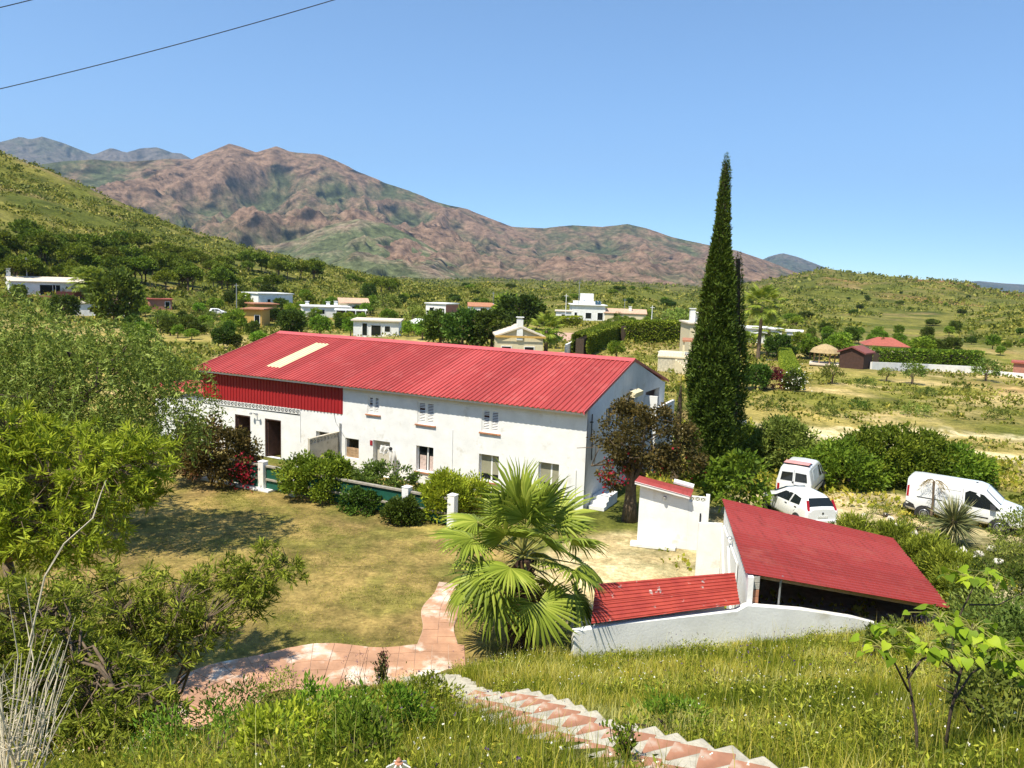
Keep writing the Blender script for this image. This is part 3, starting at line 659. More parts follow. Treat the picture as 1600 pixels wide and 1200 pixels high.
put('ridge_pipe', B().tube([(2.1, .85, 2.38), (1.3, .9, 2.52)], .11, 8).mesh('ridge_pipe'), white_wall, OH)

# ------------------------------------------------------------------ open shed with red roof
A_, B_, C_, D_ = [np.array(v) for v in ((6.76, 20.77, 2.5), (7.8, 27.25, 2.8), (14.3, 27.5, 1.45), (13.0, 21.4, 1.4))]
SH = thing('open_shed', (0, 0, 0), 0, 'open shed with broad red corrugated roof and low white front wall', 'shed')
def patch_sheet(P0, P1, P2, P3, nrib, h, nu=2):
    """corrugated sheet over the quad P0(low-u,low-v) P1(hi-u) P2 P3; ribs run along u"""
    V = []; nv = nrib * 5
    prof = []
    for i in range(nrib): prof += [((i + t) / nrib, hh) for t, hh in ((0, 0), (.30, 0), (.40, h), (.66, h), (.76, 0))]
    prof.append((1, 0))
    nrm = np.cross(P1 - P0, P3 - P0); nrm = nrm / np.linalg.norm(nrm); nrm = nrm if nrm[2] > 0 else -nrm
    for lay in (0, -.007):
        for i in range(nu):
            u = i / (nu - 1)
            for v_, hh in prof: V.append((P0 * (1 - u) + P1 * u) * (1 - v_) + (P3 * (1 - u) + P2 * u) * v_ + nrm * (hh + lay))
    n_ = len(prof); q = n_ * nu
    F = [(i * n_ + j, (i + 1) * n_ + j, (i + 1) * n_ + j + 1, i * n_ + j + 1) for i in range(nu - 1) for j in range(n_ - 1)]
    F += [tuple(q + k for k in f)[::-1] for f in F]
    for i in (0, nu - 1): F += [(i * n_ + j, i * n_ + j + 1, q + i * n_ + j + 1, q + i * n_ + j) for j in range(n_ - 1)]
    return M('roof_sheet', V, F)
NS = 6
for j in range(2):
    a_, c_ = j * .5, j * .5 + .5; FL, FR, BR, BL = [np.array(v) for v in ((-.22, -.32, 2.66), (2.0, -.32, 2.26), (2.1, .8, 2.26), (-.1, .8, 2.64))]
    put('roof_sheet', patch_sheet(FL * (1 - a_) + BL * a_, FR * (1 - a_) + BR * a_, FR * (1 - c_) + BR * c_, FL * (1 - c_) + BL * c_, 4, .025), shed_red, OH)
B().hexa([(-.2, -.30, 2.56), (1.96, -.30, 2.16), (1.96, -.26, 2.16), (-.2, -.26, 2.56)], [(-.2, -.30, 2.67), (1.96, -.30, 2.27), (1.96, -.26, 2.27), (-.2, -.26, 2.67)]).put('fascia', white_paint, OH)
for i in range(NS):
    v0, v1 = i / NS, (i + 1) / NS + .002; up_ = np.array([0, 0, .014 * (i % 2)])
    put('roof_sheet', patch_sheet(A_ * (1 - v0) + B_ * v0 + up_, D_ * (1 - v0) + C_ * v0 + up_, D_ * (1 - v1) + C_ * v1 + up_, A_ * (1 - v1) + B_ * v1 + up_, 5, .034), shed_red, SH)
def quad_wall(P, Q, zp, zq, t, name, mat, parent, base=-.3, nrm=None):
    P = np.array(P[:2]); Q = np.array(Q[:2]); d = (Q - P) / np.linalg.norm(Q - P); nn = np.array([-d[1], d[0]]) * t
    pts = [P, Q, Q + nn, P + nn]
    return B().hexa([(*p, base) for p in pts], [(*pts[0], zp), (*pts[1], zq), (*pts[2], zq), (*pts[3], zp)]).put(name, mat, parent)
lw_ = quad_wall(A_ + [.06, -.1, 0], B_ + [.06, -.2, 0], A_[2] - .09, B_[2] - .09, -.15, 'wall', white_wall, SH)
quad_wall(B_ + [.3, -.2, 0], C_ + [-.3, -.15, 0], B_[2] - .16, C_[2] - .08, .12, 'wall', white_wall, SH)
quad_wall(D_ + [-.25, .4, 0], C_ + [-.35, -.3, 0], D_[2] - .1, C_[2] - .1, -.12, 'wall', concrete, SH)
# double door leaf and braces on the left wall
def on_left(t, z, o=.03): p = A_ * (1 - t) + B_ * t + [.06, -.1, 0]; return np.array([p[0] - o, p[1], z])
for t0, t1 in ((.30, .58), (.60, .88)):
    P0, P1 = on_left(t0, 0), on_left(t1, 0); d_ = P1 - P0
    lf = B().hexa([P0 + [0, 0, .05], P1 + [0, 0, .05], P1 + [-.05, 0, .05], P0 + [-.05, 0, .05]], [P0 + [0, 0, 2.1], P1 + [0, 0, 2.1], P1 + [-.05, 0, 2.1], P0 + [-.05, 0, 2.1]]).put('door', white_paint, SH)
    B().tube([P0 + [-.07, 0, .2], P1 + [-.07, 0, 2.0]], .04, 4).put('brace', white_paint, lf)
pw = quad_wall(on_left(.93, 0, .9), on_left(.93, 0, .05), 2.05, 2.05, .1, 'pier', white_wall, SH)
B().lathe([(.05, -.05), (.11, 0), (.05, .05)], 8, tuple(on_left(.55, 2.35, .1))).put('lamp', grey_metal, SH)
br = B(); pA = A_ + [.12, .05, 0]
for i in range(9):
    br = B().box(pA[0], pA[0] + .32, pA[1], pA[1] + .2, .6 + i * .2, .6 + i * .2 + .19); br.put('block', terra if i in (5, 6) else concrete, SH, bevel=.01)
B().tube([A_ + [1.15, .25, -.15], A_ + [1.1, .25, -.35], A_ + [1.08, .25, -1.6]], .03, 6).put('post', grey_metal, SH)
B().tube([D_ + [-.4, .3, -.08], D_ + [-.4, .3, -1.5]], .04, 6).put('post', grey_metal, SH)
B().hexa([A_ + [.3, .25, -.22], A_ + [.3, .33, -.22], D_ + [-.2, .33, -.17], D_ + [-.2, .25, -.17]], [A_ + [.3, .25, -.1], A_ + [.3, .33, -.1], D_ + [-.2, .33, -.06], D_ + [-.2, .25, -.06]]).put('beam', raw_wood, SH)
put('floor', M('floor', [(6.8, 20.9, .03), (13, 21.6, .03), (14.1, 27.3, .03), (7.9, 27, .03)], [(0, 1, 2, 3)]), concrete, SH)
# retaining wall with uneven top
RW = []; tops = [(1.85, 19.13, 1.36), (3.3, 19.55, 1.45), (6.5, 20.42, 1.52), (6.8, 20.5, 1.66), (8.5, 20.9, 1.42), (10.2, 21.3, 1.06), (10.9, 21.45, .86), (11.35, 21.55, .62), (12.2, 21.75, .55)]
V = []
for x_, y_, z_ in tops:
    V += [(x_, y_, -.6), (x_, y_, z_), (x_ - .04, y_ + .2, z_), (x_ - .04, y_ + .2, -.6)]
k = len(tops); F = [(4 * i + j, 4 * i + 4 + j, 4 * i + 4 + (j + 1) % 4, 4 * i + (j + 1) % 4) for i in range(k - 1) for j in range(4)] + [(0, 1, 2, 3), (4 * k - 1, 4 * k - 2, 4 * k - 3, 4 * k - 4)]
put('retaining_wall', M('retaining_wall', V, [f[::-1] for f in F]), white_wall, None, label='low white plastered wall running from the palm past the shed', cat='wall').modifiers.new('b', 'BEVEL').width = .02
# lean-to with peeling red tin
LT = thing('tin_leanto', (0, 0, 0), 0, 'low lean-to roof of peeling red tin beside the palm', 'lean-to')
q0, q1, q2, q3 = [np.array(v) for v in ((2.3, 19.2, 1.56), (6.58, 20.5, 1.68), (6.66, 21.45, 2.22), (2.5, 20.3, 2.2))]
for i, (v0, v1) in enumerate(((0, .5), (.49, 1))):
    for j, (u0, u1) in enumerate(((0, .55), (.53, 1))):
        bl = lambda u, v: (q0 * (1 - u) + q1 * u) * (1 - v) + (q3 * (1 - u) + q2 * u) * v + np.array([0, 0, .012 * i + .007 * j])
        put('tin_sheet', patch_sheet(bl(u0, v0), bl(u1, v0), bl(u1, v1), bl(u0, v1), 5, .022), tin_red, LT)
B().hexa([q3 + [.1, -.05, -.15], q2 + [-.1, -.05, -.15], q2 + [-.1, .05, -.15], q3 + [.1, .05, -.15]], [q3 + [.1, -.05, -.03], q2 + [-.1, -.05, -.03], q2 + [-.1, .05, -.03], q3 + [.1, .05, -.03]]).put('beam', raw_wood, LT)
quad_wall(q3 + [.1, .06, 0], q2 + [-.2, .06, 0], 2.03, 2.03, .1, 'back_wall', white_wall, LT)

# ------------------------------------------------------------------ foliage tools
def unit(v): return v / np.maximum(np.linalg.norm(v, axis=-1, keepdims=True), 1e-9)
def rdir(n): return unit(rng.normal(size=(n, 3)))
def leaves(P, D, L, W, fold=0.12, broad=0.45):
    n = len(P); D = unit(D); L = np.broadcast_to(L, (n,))[:, None]; W = np.broadcast_to(W, (n,))[:, None]
    Sd = unit(np.cross(D, rdir(n))); N = np.cross(Sd, D)
    mid = P + D * L * broad + N * L * fold
    V = np.stack([P, mid + Sd * W / 2 - N * W * .1, P + D * L - N * L * fold * 0.4, mid - Sd * W / 2 - N * W * .1], 1).reshape(-1, 3)
    return V, np.arange(4 * n).reshape(n, 4)
def leaf_mesh(name, P, D, L, W, rnd=None, **k):
    V, F = leaves(P, D, L, W, **k)
    return M(name, V, F, attr=np.clip(rng.random(len(P)) if rnd is None else rnd, 0, 1))
def ell_clumps(n, rx, ry, rz, low=-0.6, inner=0.5):
    d = rdir(n * 3); d = d[d[:, 2] > low][:n]
    rad = inner + (1 - inner) * rng.random(len(d)) ** 0.5
    return d * rad[:, None] * np.array([rx, ry, rz]), d
def crown(rx, ry, rz, ncl, nlf, cr, low=-0.6, inner=0.5, up=0.25, flat=0.8, rnd_sd=0.22):
    C, d = ell_clumps(ncl, rx, ry, rz, low, inner); k = len(C)
    idx = np.repeat(np.arange(k), nlf); s = rng.uniform(0.6, 1.25, k)[idx]
    off = unit(rng.normal(size=(len(idx), 3))) * (rng.random(len(idx)) ** 0.45)[:, None] * cr * s[:, None]; off[:, 2] *= flat
    P = C[idx] + off
    D = unit(off / cr * 0.9 + d[idx] * 0.5 + rng.normal(size=P.shape) * 0.55 + np.array([0, 0, up]))
    return P, D, np.clip(rng.normal(0.5, rnd_sd, k)[idx] * 0.6 + rng.random(len(idx)) * 0.4, 0, 1)
def limbs(base, targets, r0, r1=0.012, wob=0.12, k=5, seg=5):
    b = B()
    for t in targets:
        base_ = np.array(base, float); t = np.array(t, float); L = np.linalg.norm(t - base_); pts = []
        for i in range(seg + 1):
            u = i / seg; p = base_ * (1 - u) + t * u; p[2] += L * 0.10 * math.sin(math.pi * u)
            if 0 < i < seg: p += rng.normal(size=3) * wob * L * 0.25
            pts.append(p)
        b.tube(pts, list(np.linspace(r0, r1, seg + 1)), k, cap=False)
    return b
bark = plain('bark', (0.16, 0.115, 0.075), 0.95, var=0.3, scale=9, bump=0.6, bscale=18)
bark_dark = plain('dark_bark', (0.07, 0.05, 0.035), 0.95, var=0.3, scale=9, bump=0.6, bscale=18)
twig_m = plain('pale_dry_stalk', (0.62, 0.54, 0.40), 0.9, var=0.2, scale=6)
L_bright = leafmat('leaf_bright', [(0, (0.062, 0.092, 0.009)), (0.55, (0.340, 0.415, 0.029)), (1, (0.600, 0.600, 0.068))], 0.30)  # first stops of the leaf ramps darkened to imitate shadow within foliage
L_acacia = leafmat('leaf_acacia', [(0, (0.051, 0.070, 0.008)), (0.6, (0.256, 0.301, 0.033)), (1, (0.496, 0.501, 0.060))], 0.27)
L_pepper = leafmat('leaf_pepper', [(0, (0.072, 0.105, 0.019)), (0.6, (0.211, 0.282, 0.050)), (1, (0.433, 0.491, 0.128))], 0.25)
L_dark = leafmat('leaf_dark', [(0, (0.020, 0.037, 0.006)), (0.6, (0.080, 0.135, 0.019)), (1, (0.199, 0.278, 0.036))], 0.22, tint=.3)
L_green = leafmat('leaf_green', [(0, (0.047, 0.096, 0.009)), (0.6, (0.165, 0.266, 0.025)), (1, (0.343, 0.429, 0.044))], 0.27, tint=.3)
L_olive = leafmat('leaf_olive', [(0, (0.058, 0.083, 0.017)), (0.6, (0.176, 0.237, 0.041)), (1, (0.360, 0.425, 0.099))], 0.22, tint=.3)
L_lime = leafmat('leaf_lime', [(0, (0.072, 0.122, 0.009)), (0.6, (0.222, 0.334, 0.018)), (1, (0.403, 0.494, 0.033))], 0.30)
L_cyp = leafmat('leaf_cypress', [(0, (0.026, 0.043, 0.007)), (0.6, (0.087, 0.135, 0.018)), (1, (0.180, 0.237, 0.033))], 0.11)
L_boug = leafmat('leaf_bougainvillea', [(0, (0.030, 0.028, 0.008)), (0.5, (0.095, 0.075, 0.022)), (0.86, (0.171, 0.116, 0.033)), (1, (0.220, 0.099, 0.050))], 0.18)
L_red = leafmat('bract_red', [(0, (0.260, 0.012, 0.030)), (1, (0.500, 0.030, 0.060))], 0.4)
L_grass = leafmat('grass_blade', [(0, (0.089, 0.128, 0.009)), (0.4, (0.296, 0.318, 0.026)), (0.72, (0.565, 0.472, 0.082)), (1, (0.600, 0.588, 0.211))], 0.29, 0.6)
L_palm = leafmat('palm_blade', [(0, (0.081, 0.117, 0.014)), (0.5, (0.234, 0.300, 0.036)), (1, (0.434, 0.475, 0.082))], 0.22, 0.35)
L_scrub = leafmat('scrub_leaf', [(0, (0.036, 0.053, 0.008)), (0.35, (0.127, 0.155, 0.020)), (0.7, (0.249, 0.249, 0.039)), (0.93, (0.381, 0.335, 0.084)), (1, (0.510, 0.413, 0.028))], 0.18)
L_pine = leafmat('pine_needles', [(0, (0.042, 0.065, 0.007)), (0.6, (0.135, 0.185, 0.015)), (1, (0.253, 0.295, 0.032))], 0.18, tint=.25)
L_rose = leafmat('rose_leaf', [(0, (0.037, 0.058, 0.013)), (0.6, (0.122, 0.156, 0.038)), (0.8, (0.165, 0.090, 0.060)), (1, (0.225, 0.053, 0.075))], 0.22)
L_yucca = leafmat('yucca_leaf', [(0, (0.070, 0.087, 0.033)), (0.7, (0.230, 0.243, 0.101)), (1, (0.540, 0.465, 0.240))], 0.11)

# ------------------------------------------------------------------ feathery foreground trees at the left
def whorl_tree(name, base, crowns, label, mat, leafL, per, r0, fork=None, cat='tree', nl=9):
    base = np.array([base[0], base[1], gz(base[0], base[1]) - .1]); T = thing(name, base, 0, label, cat)
    fork = base + np.array([0, 0, 1.0]) if fork is None else np.array(fork)
    bw = B().tube([base * 0, (fork - base) * .5 + rng.normal(size=3) * .06, fork - base], [r0 * 1.3, r0 * 1.1, r0], 8)
    tips = []; dirs = []; mains = []; tw = B()
    for C, rad, n in crowns:
        C = np.array(C); rad = np.array(rad)
        ml = max(3, n // 45); mc = C + unit(rng.normal(size=(ml, 3))) * rad * rng.uniform(.35, .75, (ml, 1))
        nodes = []
        for t in mc:
            pts = []; L = np.linalg.norm(t - fork)
            for i in range(8):
                u = i / 7; p = fork * (1 - u) + t * u + np.array([0, 0, .12 * L * math.sin(math.pi * u)]) + (rng.normal(size=3) * .05 * L * (0 < i < 7)); pts.append(p); 
                if i >= 2: nodes.append(p)
            bw.tube([p - base for p in pts], list(np.linspace(r0 * .6, .012, 8)), 5, cap=False)
        nodes = np.array(nodes)
        d = rdir(n); q = C + d * rad * (rng.random((n, 1)) ** .38)
        gzv_ = ground_h(q[:, 0], q[:, 1]); q = q[q[:, 2] > gzv_ + .25]
        for p in q:
            j = np.argmin(np.linalg.norm(nodes - p, axis=1) + rng.random(len(nodes)) * .5); a_ = nodes[j]
            mid_ = (a_ + p) / 2 + rng.normal(size=3) * .09 + np.array([0, 0, .05])
            tw.tube([a_ - base, mid_ - base, p - base], [.012, .008, .003], 3, cap=False)
            v = unit(p - mid_)
            for u in (1.0, .82, .62, .4):
                tips.append(mid_ * (1 - u) + p * u); dirs.append(v)
    bw.put('trunk', bark, T, smooth=True); tw.put('twigs', bark, T)
    tips = np.array(tips); dirs = np.array(dirs); k = len(tips); idx = np.repeat(np.arange(k), per)
    D = unit(dirs[idx] * .75 + rdir(len(idx)) * 1.0 + np.array([0, 0, .12])); P = tips[idx] + rng.normal(size=(len(idx), 3)) * .02 - base
    Ls = leafL * rng.uniform(.6, 1.2, len(idx)); clr = np.clip(rng.normal(.45, .2, k)[idx] * .6 + rng.random(len(idx)) * .4, 0, 1)
    put('crown', leaf_mesh('crown', P, D, Ls, Ls * .17, clr, fold=.06, broad=.4), mat, T); return T
whorl_tree('acacia_tree', (-11.6, 18.0), [(at(70, 760, 17.5), (2.8, 2.0, 1.7), 300), (at(185, 725, 17.5), (1.4, 1.4, 1.1), 120), (at(0, 690, 17.5), (1.3, 1.5, 1.0), 110), (at(60, 840, 17.0), (2.2, 1.6, 1.0), 160)], 'tall bright green narrow leaved tree at the left edge', L_bright, .25, 8, .12, fork=(-12.2, 18.0, 3.2))
whorl_tree('acacia_tree', (-6.9, 14.6), [(at(300, 945, 14.3), (1.6, 1.1, .8), 150), (at(410, 900, 14.6), (.9, .8, .65), 70), (at(160, 940, 13.8), (1.3, 1.1, .85), 90), (at(240, 1010, 13.8), (1.2, 1.0, .6), 80), (at(120, 1060, 12.5), (1.2, 1.0, .7), 85)], 'spreading feathery green tree over the tiled path at the left', L_acacia, .19, 7, .05, fork=(-7.0, 14.4, 1.5))
whorl_tree('acacia_bush', (-5.2, 9.6), [(at(120, 1090, 9.8), (1.3, 1.0, .75), 330), (at(40, 985, 10.2), (1.0, .9, .8), 200), (at(200, 1140, 9.4), (.9, .7, .5), 170)], 'feathery green bush behind the pale dry stalks in the lower left corner', L_acacia, .15, 8, .04, fork=(-5.2, 9.6, 4.9), cat='bush')
# pepper tree behind them
def wispy_tree(name, base, C, rad, n, label, mat, r0=.2):
    base = np.array([base[0], base[1], 0.0]); T = thing(name, base, 0, label, 'tree'); C = np.array(C) - base; rad = np.array(rad)
    tg = C + unit(rng.normal(size=(16, 3))) * rad * .75
    b = limbs((0, 0, C[2] * .35), tg, r0 * .6, .015, .5, 5, 6); b.tube([(0, 0, 0), (.1, 0, C[2] * .2), (0, 0, C[2] * .37)], [r0 * 1.2, r0, r0 * .7], 8); b.put('trunk', bark_dark, T)
    d = rdir(n); st = C + d * rad * (rng.random((n, 1)) ** .35); lum = rng.random(n)
    P = []; D = []; c_ = []
    k = 16; u = np.arange(k) / k; ln = rng.uniform(.5, 1.3, n); sway = rng.normal(size=(n, 2)) * .25 + d[:, :2] * .35
    X = st[:, None, 0] + sway[:, None, 0] * u * ln[:, None]; Y = st[:, None, 1] + sway[:, None, 1] * u * ln[:, None]; Zz = st[:, None, 2] - (u ** 1.5) * ln[:, None] * .8 + .1
    P = np.stack([X, Y, Zz], -1).reshape(-1, 3); D = unit(rdir(len(P)) + np.array([0, 0, -.35])); L = rng.uniform(.12, .24, len(P))
    put('crown', leaf_mesh('crown', P, D, L, L * .28, np.clip(np.repeat(lum, k) * .6 + rng.random(len(P)) * .4, 0, 1)), mat, T); return T
wispy_tree('pepper_tree', (-17.5, 28), at(150, 620, 27.5), (4.3, 2.6, 3.0), 1700, 'large wispy olive green tree behind the bright tree at the left', L_pepper)
wispy_tree('pepper_tree', (-22.5, 29), at(20, 560, 29), (2.6, 2.6, 2.9), 620, 'wispy olive green tree with pale stems at the far left edge', L_pepper)

# ------------------------------------------------------------------ shrubs
def shrub(name, x, y, rx, ry, rz, ncl, nlf, cr, L, W, mat, label, group=None, cat='shrub', zc=None, flowers=None, low=-.7, stem=True, inner=.45, up=.3, z0=None):
    g = gz(x, y) if z0 is None else z0; T = thing(name, (x, y, g), 0, label, cat, group); zc = rz * .85 if zc is None else zc
    P, D, c_ = crown(rx, ry, rz, ncl, nlf, cr, low, inner, up); P = P + np.array([0, 0, zc]); k = P[:, 2] > .03; P, D, c_ = P[k], D[k], c_[k]
    Ls = L * rng.uniform(.7, 1.25, len(P)); put('foliage', leaf_mesh('foliage', P, D, Ls, Ls * W / L, c_), mat, T)
    if stem: limbs((0, 0, 0), [(rng.normal() * rx * .5, rng.normal() * ry * .5, zc * rng.uniform(.6, 1.2)) for i in range(7)], .03, .008).put('stem', bark_dark, T)
    if flowers:
        fm, n, sz, (cx, cy, cz_), sp = flowers; Pf = np.array([cx, cy, cz_]) + rng.normal(size=(n, 3)) * np.array(sp); put('flowers', leaf_mesh('flowers', Pf, rdir(n), sz, sz * .8), fm, T, kind='stuff')
    return T
s_ = spot(330, 762); shrub('bougainvillea_bush', s_[0] - .2, s_[1] + .6, 2.3, 1.5, 1.75, 120, 95, .5, .17, .10, L_boug, 'dark bougainvillea bush with red flowers at the left end of the fence', flowers=(L_red, 160, .13, (1.9, -.9, .95), (.28, .3, .45)))
s_ = spot(490, 785); shrub('hedge_shrub', s_[0] + .1, s_[1] + .3, 1.75, .95, 1.25, 90, 110, .36, .15, .08, L_green, 'tall dense green shrub before the fence below the screen wall', zc=.95)
s_ = spot(556, 800); shrub('hedge_shrub', s_[0] + .2, s_[1] + .2, 1.1, .7, .75, 46, 90, .3, .14, .075, L_dark, 'lower dark green shrub in the middle of the row before the fence', zc=.25)
s_ = spot(627, 820); shrub('hedge_shrub', s_[0], s_[1] + .3, 0.75, .6, .55, 46, 90, .28, .14, .075, L_dark, 'round dark green shrub before the right white fence post', zc=.5)
p_ = hw(-8.2, -3.9); shrub('leggy_shrub', p_[0], p_[1], 1.5, .6, 1.05, 60, 70, .3, .15, .08, L_olive, 'brownish leafy shrub behind the fence under the curtained window', zc=.95)
p_ = hw(-4.7, -4.6); shrub('yellow_green_shrub', p_[0], p_[1], .9, .8, 1.2, 75, 100, .34, .17, .06, L_bright, 'yellow green upright shrub between the fence and the palm', zc=1.05, up=.8)
p_ = hw(-4.3, -3.2); shrub('yellow_green_shrub', p_[0], p_[1], 1.1, .9, 1.0, 60, 90, .34, .17, .06, L_bright, 'yellow green shrub close behind the palm fronds', zc=.8, up=.8)
p_ = hw(-16.6, -4.2); shrub('climbing_rose', p_[0], p_[1], .7, .4, .9, 22, 22, .22, .1, .06, L_olive, 'thin climbing shrub on the fence between the two left posts', zc=1.25)
# dark bougainvillea tree by the gable
bx, by = 5.45, 33.2
T = thing('bougainvillea_tree', (bx, by, 0), 0, 'brown leaved bougainvillea tree with thick trunk at the house gable', 'tree')
b = B()
for i in range(7):
    a_ = i * .9; b.tube([(.22 * math.cos(a_), .22 * math.sin(a_), -.1), (.15 * math.cos(a_ + .4), .15 * math.sin(a_ + .4), .9), (.12 * math.cos(a_ + .9), .12 * math.sin(a_ + .9), 1.9), (.5 * math.cos(a_ + 1), .5 * math.sin(a_ + 1), 2.7)], [.17, .13, .11, .06], 7)
b2 = limbs((0, 0, 2.0), [(rng.normal() * 1.5, rng.normal() * 1.0, 3.6 + rng.normal() * .7) for i in range(14)], .07, .015, .6); b.add(b2.V, b2.F); b.put('trunk', bark, T, smooth=True)
P1, D1, c1 = crown(2.15, 1.7, 1.5, 130, 70, .42, -.95, .35, 0); P1 += np.array([.5, 0, 3.75]); P2, D2, c2 = crown(1.2, 1.0, .6, 45, 36, .34, -.9, .3, 0); P2 += np.array([2.0, -.3, 2.9])
P3, D3, c3 = crown(.5, .5, 1.0, 22, 30, .25, -.9, .3, -.4); P3 += np.array([-1.0, -.6, 2.45]); P4, D4, c4 = crown(.5, .3, .7, 22, 26, .25, -.9, .3, 0); P4 += np.array([-.5, .2, 5.0])
P = np.concatenate([P1, P2, P3, P4]); D = np.concatenate([D1, D2, D3, D4]); Ls = rng.uniform(.10, .17, len(P)); put('crown', leaf_mesh('crown', P, D, Ls, Ls * .65, np.concatenate([c1, c2, c3, c4])), L_boug, T)
Pf = np.concatenate([np.array([-1.15, -.8, 2.3]) + rng.normal(size=(90, 3)) * [.2, .25, .28], np.array([-.7, -.9, 2.1]) + rng.normal(size=(34, 3)) * [.3, .25, .2], np.array([.6, -1.2, 3.0]) + rng.normal(size=(22, 3)) * [1.0, .3, .5]]); put('flowers', leaf_mesh('flowers', Pf, rdir(len(Pf)), .13, .10), L_red, T, kind='stuff')

# ------------------------------------------------------------------ cypresses
def cypress(x, y, h, prof, n, label, lean=0.0):
    T = thing('cypress_tree', (x, y, gz(x, y)), 0, label, 'tree'); zs_, rs_ = np.array(prof).T
    z = h * rng.random(n * 3); rad = np.interp(z, zs_, rs_); keep = rng.random(len(z)) < (rad / rs_.max()) ** .9; z = z[keep][:n]; rad = np.interp(z, zs_, rs_); k = len(z)
    ph = rng.random(k) * 2 * math.pi
    lump = .78 + .85 * (fbm(np.cos(ph) * 2.6 + 10 + z * .2, z * 1.3 + np.sin(ph) * 2.6 + 20, 4) - .30)
    q = (.55 + .45 * rng.random(k) ** .5) * lump * rad * np.where(rng.random(k) < .05, 1.16, 1)
    P = np.stack([q * np.cos(ph) + lean * z, q * np.sin(ph), z], 1); D = unit(np.stack([np.cos(ph) * .6, np.sin(ph) * .6, np.ones(k) * .9], 1) + rng.normal(size=(k, 3)) * .55)
    L = rng.uniform(.12, .30, k) * np.clip(rad + .35, .4, 1); put('crown', leaf_mesh('crown', P, D, L, L * .34, np.clip(.5 * fbm(ph * 2, z, 3) + .5 * rng.random(k), 0, 1)), L_cyp, T)
    B().tube([(0, 0, -.1), (0, 0, 1.0), (lean * h * .5, 0, h * .5), (lean * h * .95, 0, h * .95)], [.28, .25, .14, .02], 8).put('trunk', bark, T)
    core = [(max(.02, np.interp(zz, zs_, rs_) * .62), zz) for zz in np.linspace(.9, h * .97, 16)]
    o = B(); o.lathe(core, 10); V = np.array(o.V); V[:, 0] += V[:, 2] * lean; put('dark_core', M('dark_core', V, o.F), bark_dark, T); return T  # solid dark cone, stands in for the shade inside the crown
cypress(10.45, 39.7, 17.15, [(0, .75), (.7, .95), (2, 1.14), (4, 1.14), (5.4, 1.12), (7.1, 1.05), (8.8, .9), (10.4, .72), (12, .55), (13.6, .41), (15.2, .29), (16.2, .2), (16.8, .13), (17.2, .03)], 46000, 'very tall slim dark cypress beside the parked cars', -.006)
cypress(11.8, 41.4, 12.4, [(0, .7), (3, .95), (6, .9), (8, .62), (10, .4), (12, .15), (12.6, .03)], 9000, 'shorter cypress half hidden behind the tall one', 0)
cypress(9.0, 40.6, 5.4, [(0, .25), (2.5, .3), (4.5, .18), (5.4, .03)], 900, 'thin young cypress at the left foot of the tall one', 0)

# ------------------------------------------------------------------ fan palm
def fan_blade(nseg, rad, span, seed, droop):
    rs = np.random.default_rng(seed); V = []; F = []; rnd = []
    hub = len(V); V.append((0, 0, 0)); split = .42
    angs = np.linspace(-span, span, nseg + 1)
    def pt(a_, r_, zoff): 
        z = .10 * r_ * math.cos(a_) - droop * (r_ / rad) ** 2.6 * rad - .10 * abs(math.sin(a_)) * r_ + zoff
        return (r_ * math.cos(a_), r_ * math.sin(a_), z)
    for i in range(nseg):
        a0_, a1_ = angs[i], angs[i + 1]; am = (a0_ + a1_) / 2; hw_ = (a1_ - a0_) / 2
        R_ = rad * (.80 + .20 * math.cos(am * .8)) * rs.uniform(.92, 1.05); s_ = R_ * split
        tw = rs.normal() * .03; dz = -abs(rs.normal()) * .12 * rad
        n0 = len(V)
        V += [pt(a0_, s_, -.02 * rad), pt(am, s_, .025 * rad), pt(a1_, s_, -.02 * rad),
              pt(am + tw - hw_ * .62, R_ * .72, -.01 + dz * .15), pt(am + tw, R_ * .74, .012 + dz * .15), pt(am + tw + hw_ * .62, R_ * .72, -.01 + dz * .15), pt(am + tw * 2.2, R_ * 1.06, dz)]
        F += [(hub, n0, n0 + 1), (hub, n0 + 1, n0 + 2), (n0, n0 + 3, n0 + 4), (n0, n0 + 4, n0 + 1), (n0 + 1, n0 + 4, n0 + 5), (n0 + 1, n0 + 5, n0 + 2), (n0 + 3, n0 + 6, n0 + 4), (n0 + 4, n0 + 6, n0 + 5)]
        rnd += [np.clip(rs.normal(.5, .22), 0, 1)] * 8
    return V, F, rnd
def fan_frond(rad, pet, nseg, seed, droop, bend, sag):
    V, F, rnd = fan_blade(nseg, rad, R(128), seed, droop); V = np.array(V)
    c, s = math.cos(-bend), math.sin(-bend); x = V[:, 0] * c - V[:, 2] * s * -1 * -1; 
    V = np.stack([V[:, 0] * c + V[:, 2] * math.sin(bend), V[:, 1], -V[:, 0] * math.sin(bend) + V[:, 2] * c], 1); V += np.array([pet, 0, -sag])
    return M('frond', V, np.array(F), attr=rnd)
pet_m = plain('palm_petiole', (0.26, 0.25, 0.06), 0.6, var=0.2)
boot_m = plain('palm_fibre', (0.075, 0.042, 0.024), 0.95, var=0.4, scale=7, bump=0.7, bscale=20)
palm_dead = leafmat('dead_frond', [(0, (0.16, 0.11, 0.05)), (1, (0.36, 0.27, 0.14))], 0.2)
PX, PY = .48, 20.85
PT = thing('fan_palm', (PX, PY, gz(PX, PY) - .05), 0, 'big fan palm with spreading green fronds in the middle of the garden', 'palm')
b = B(); b.tube([(0, 0, 0), (0, 0, .5), (.02, 0, 1.5), (0, 0, 2.7)], [.42, .36, .33, .24], 12); b.put('trunk', boot_m, PT)
b = B()
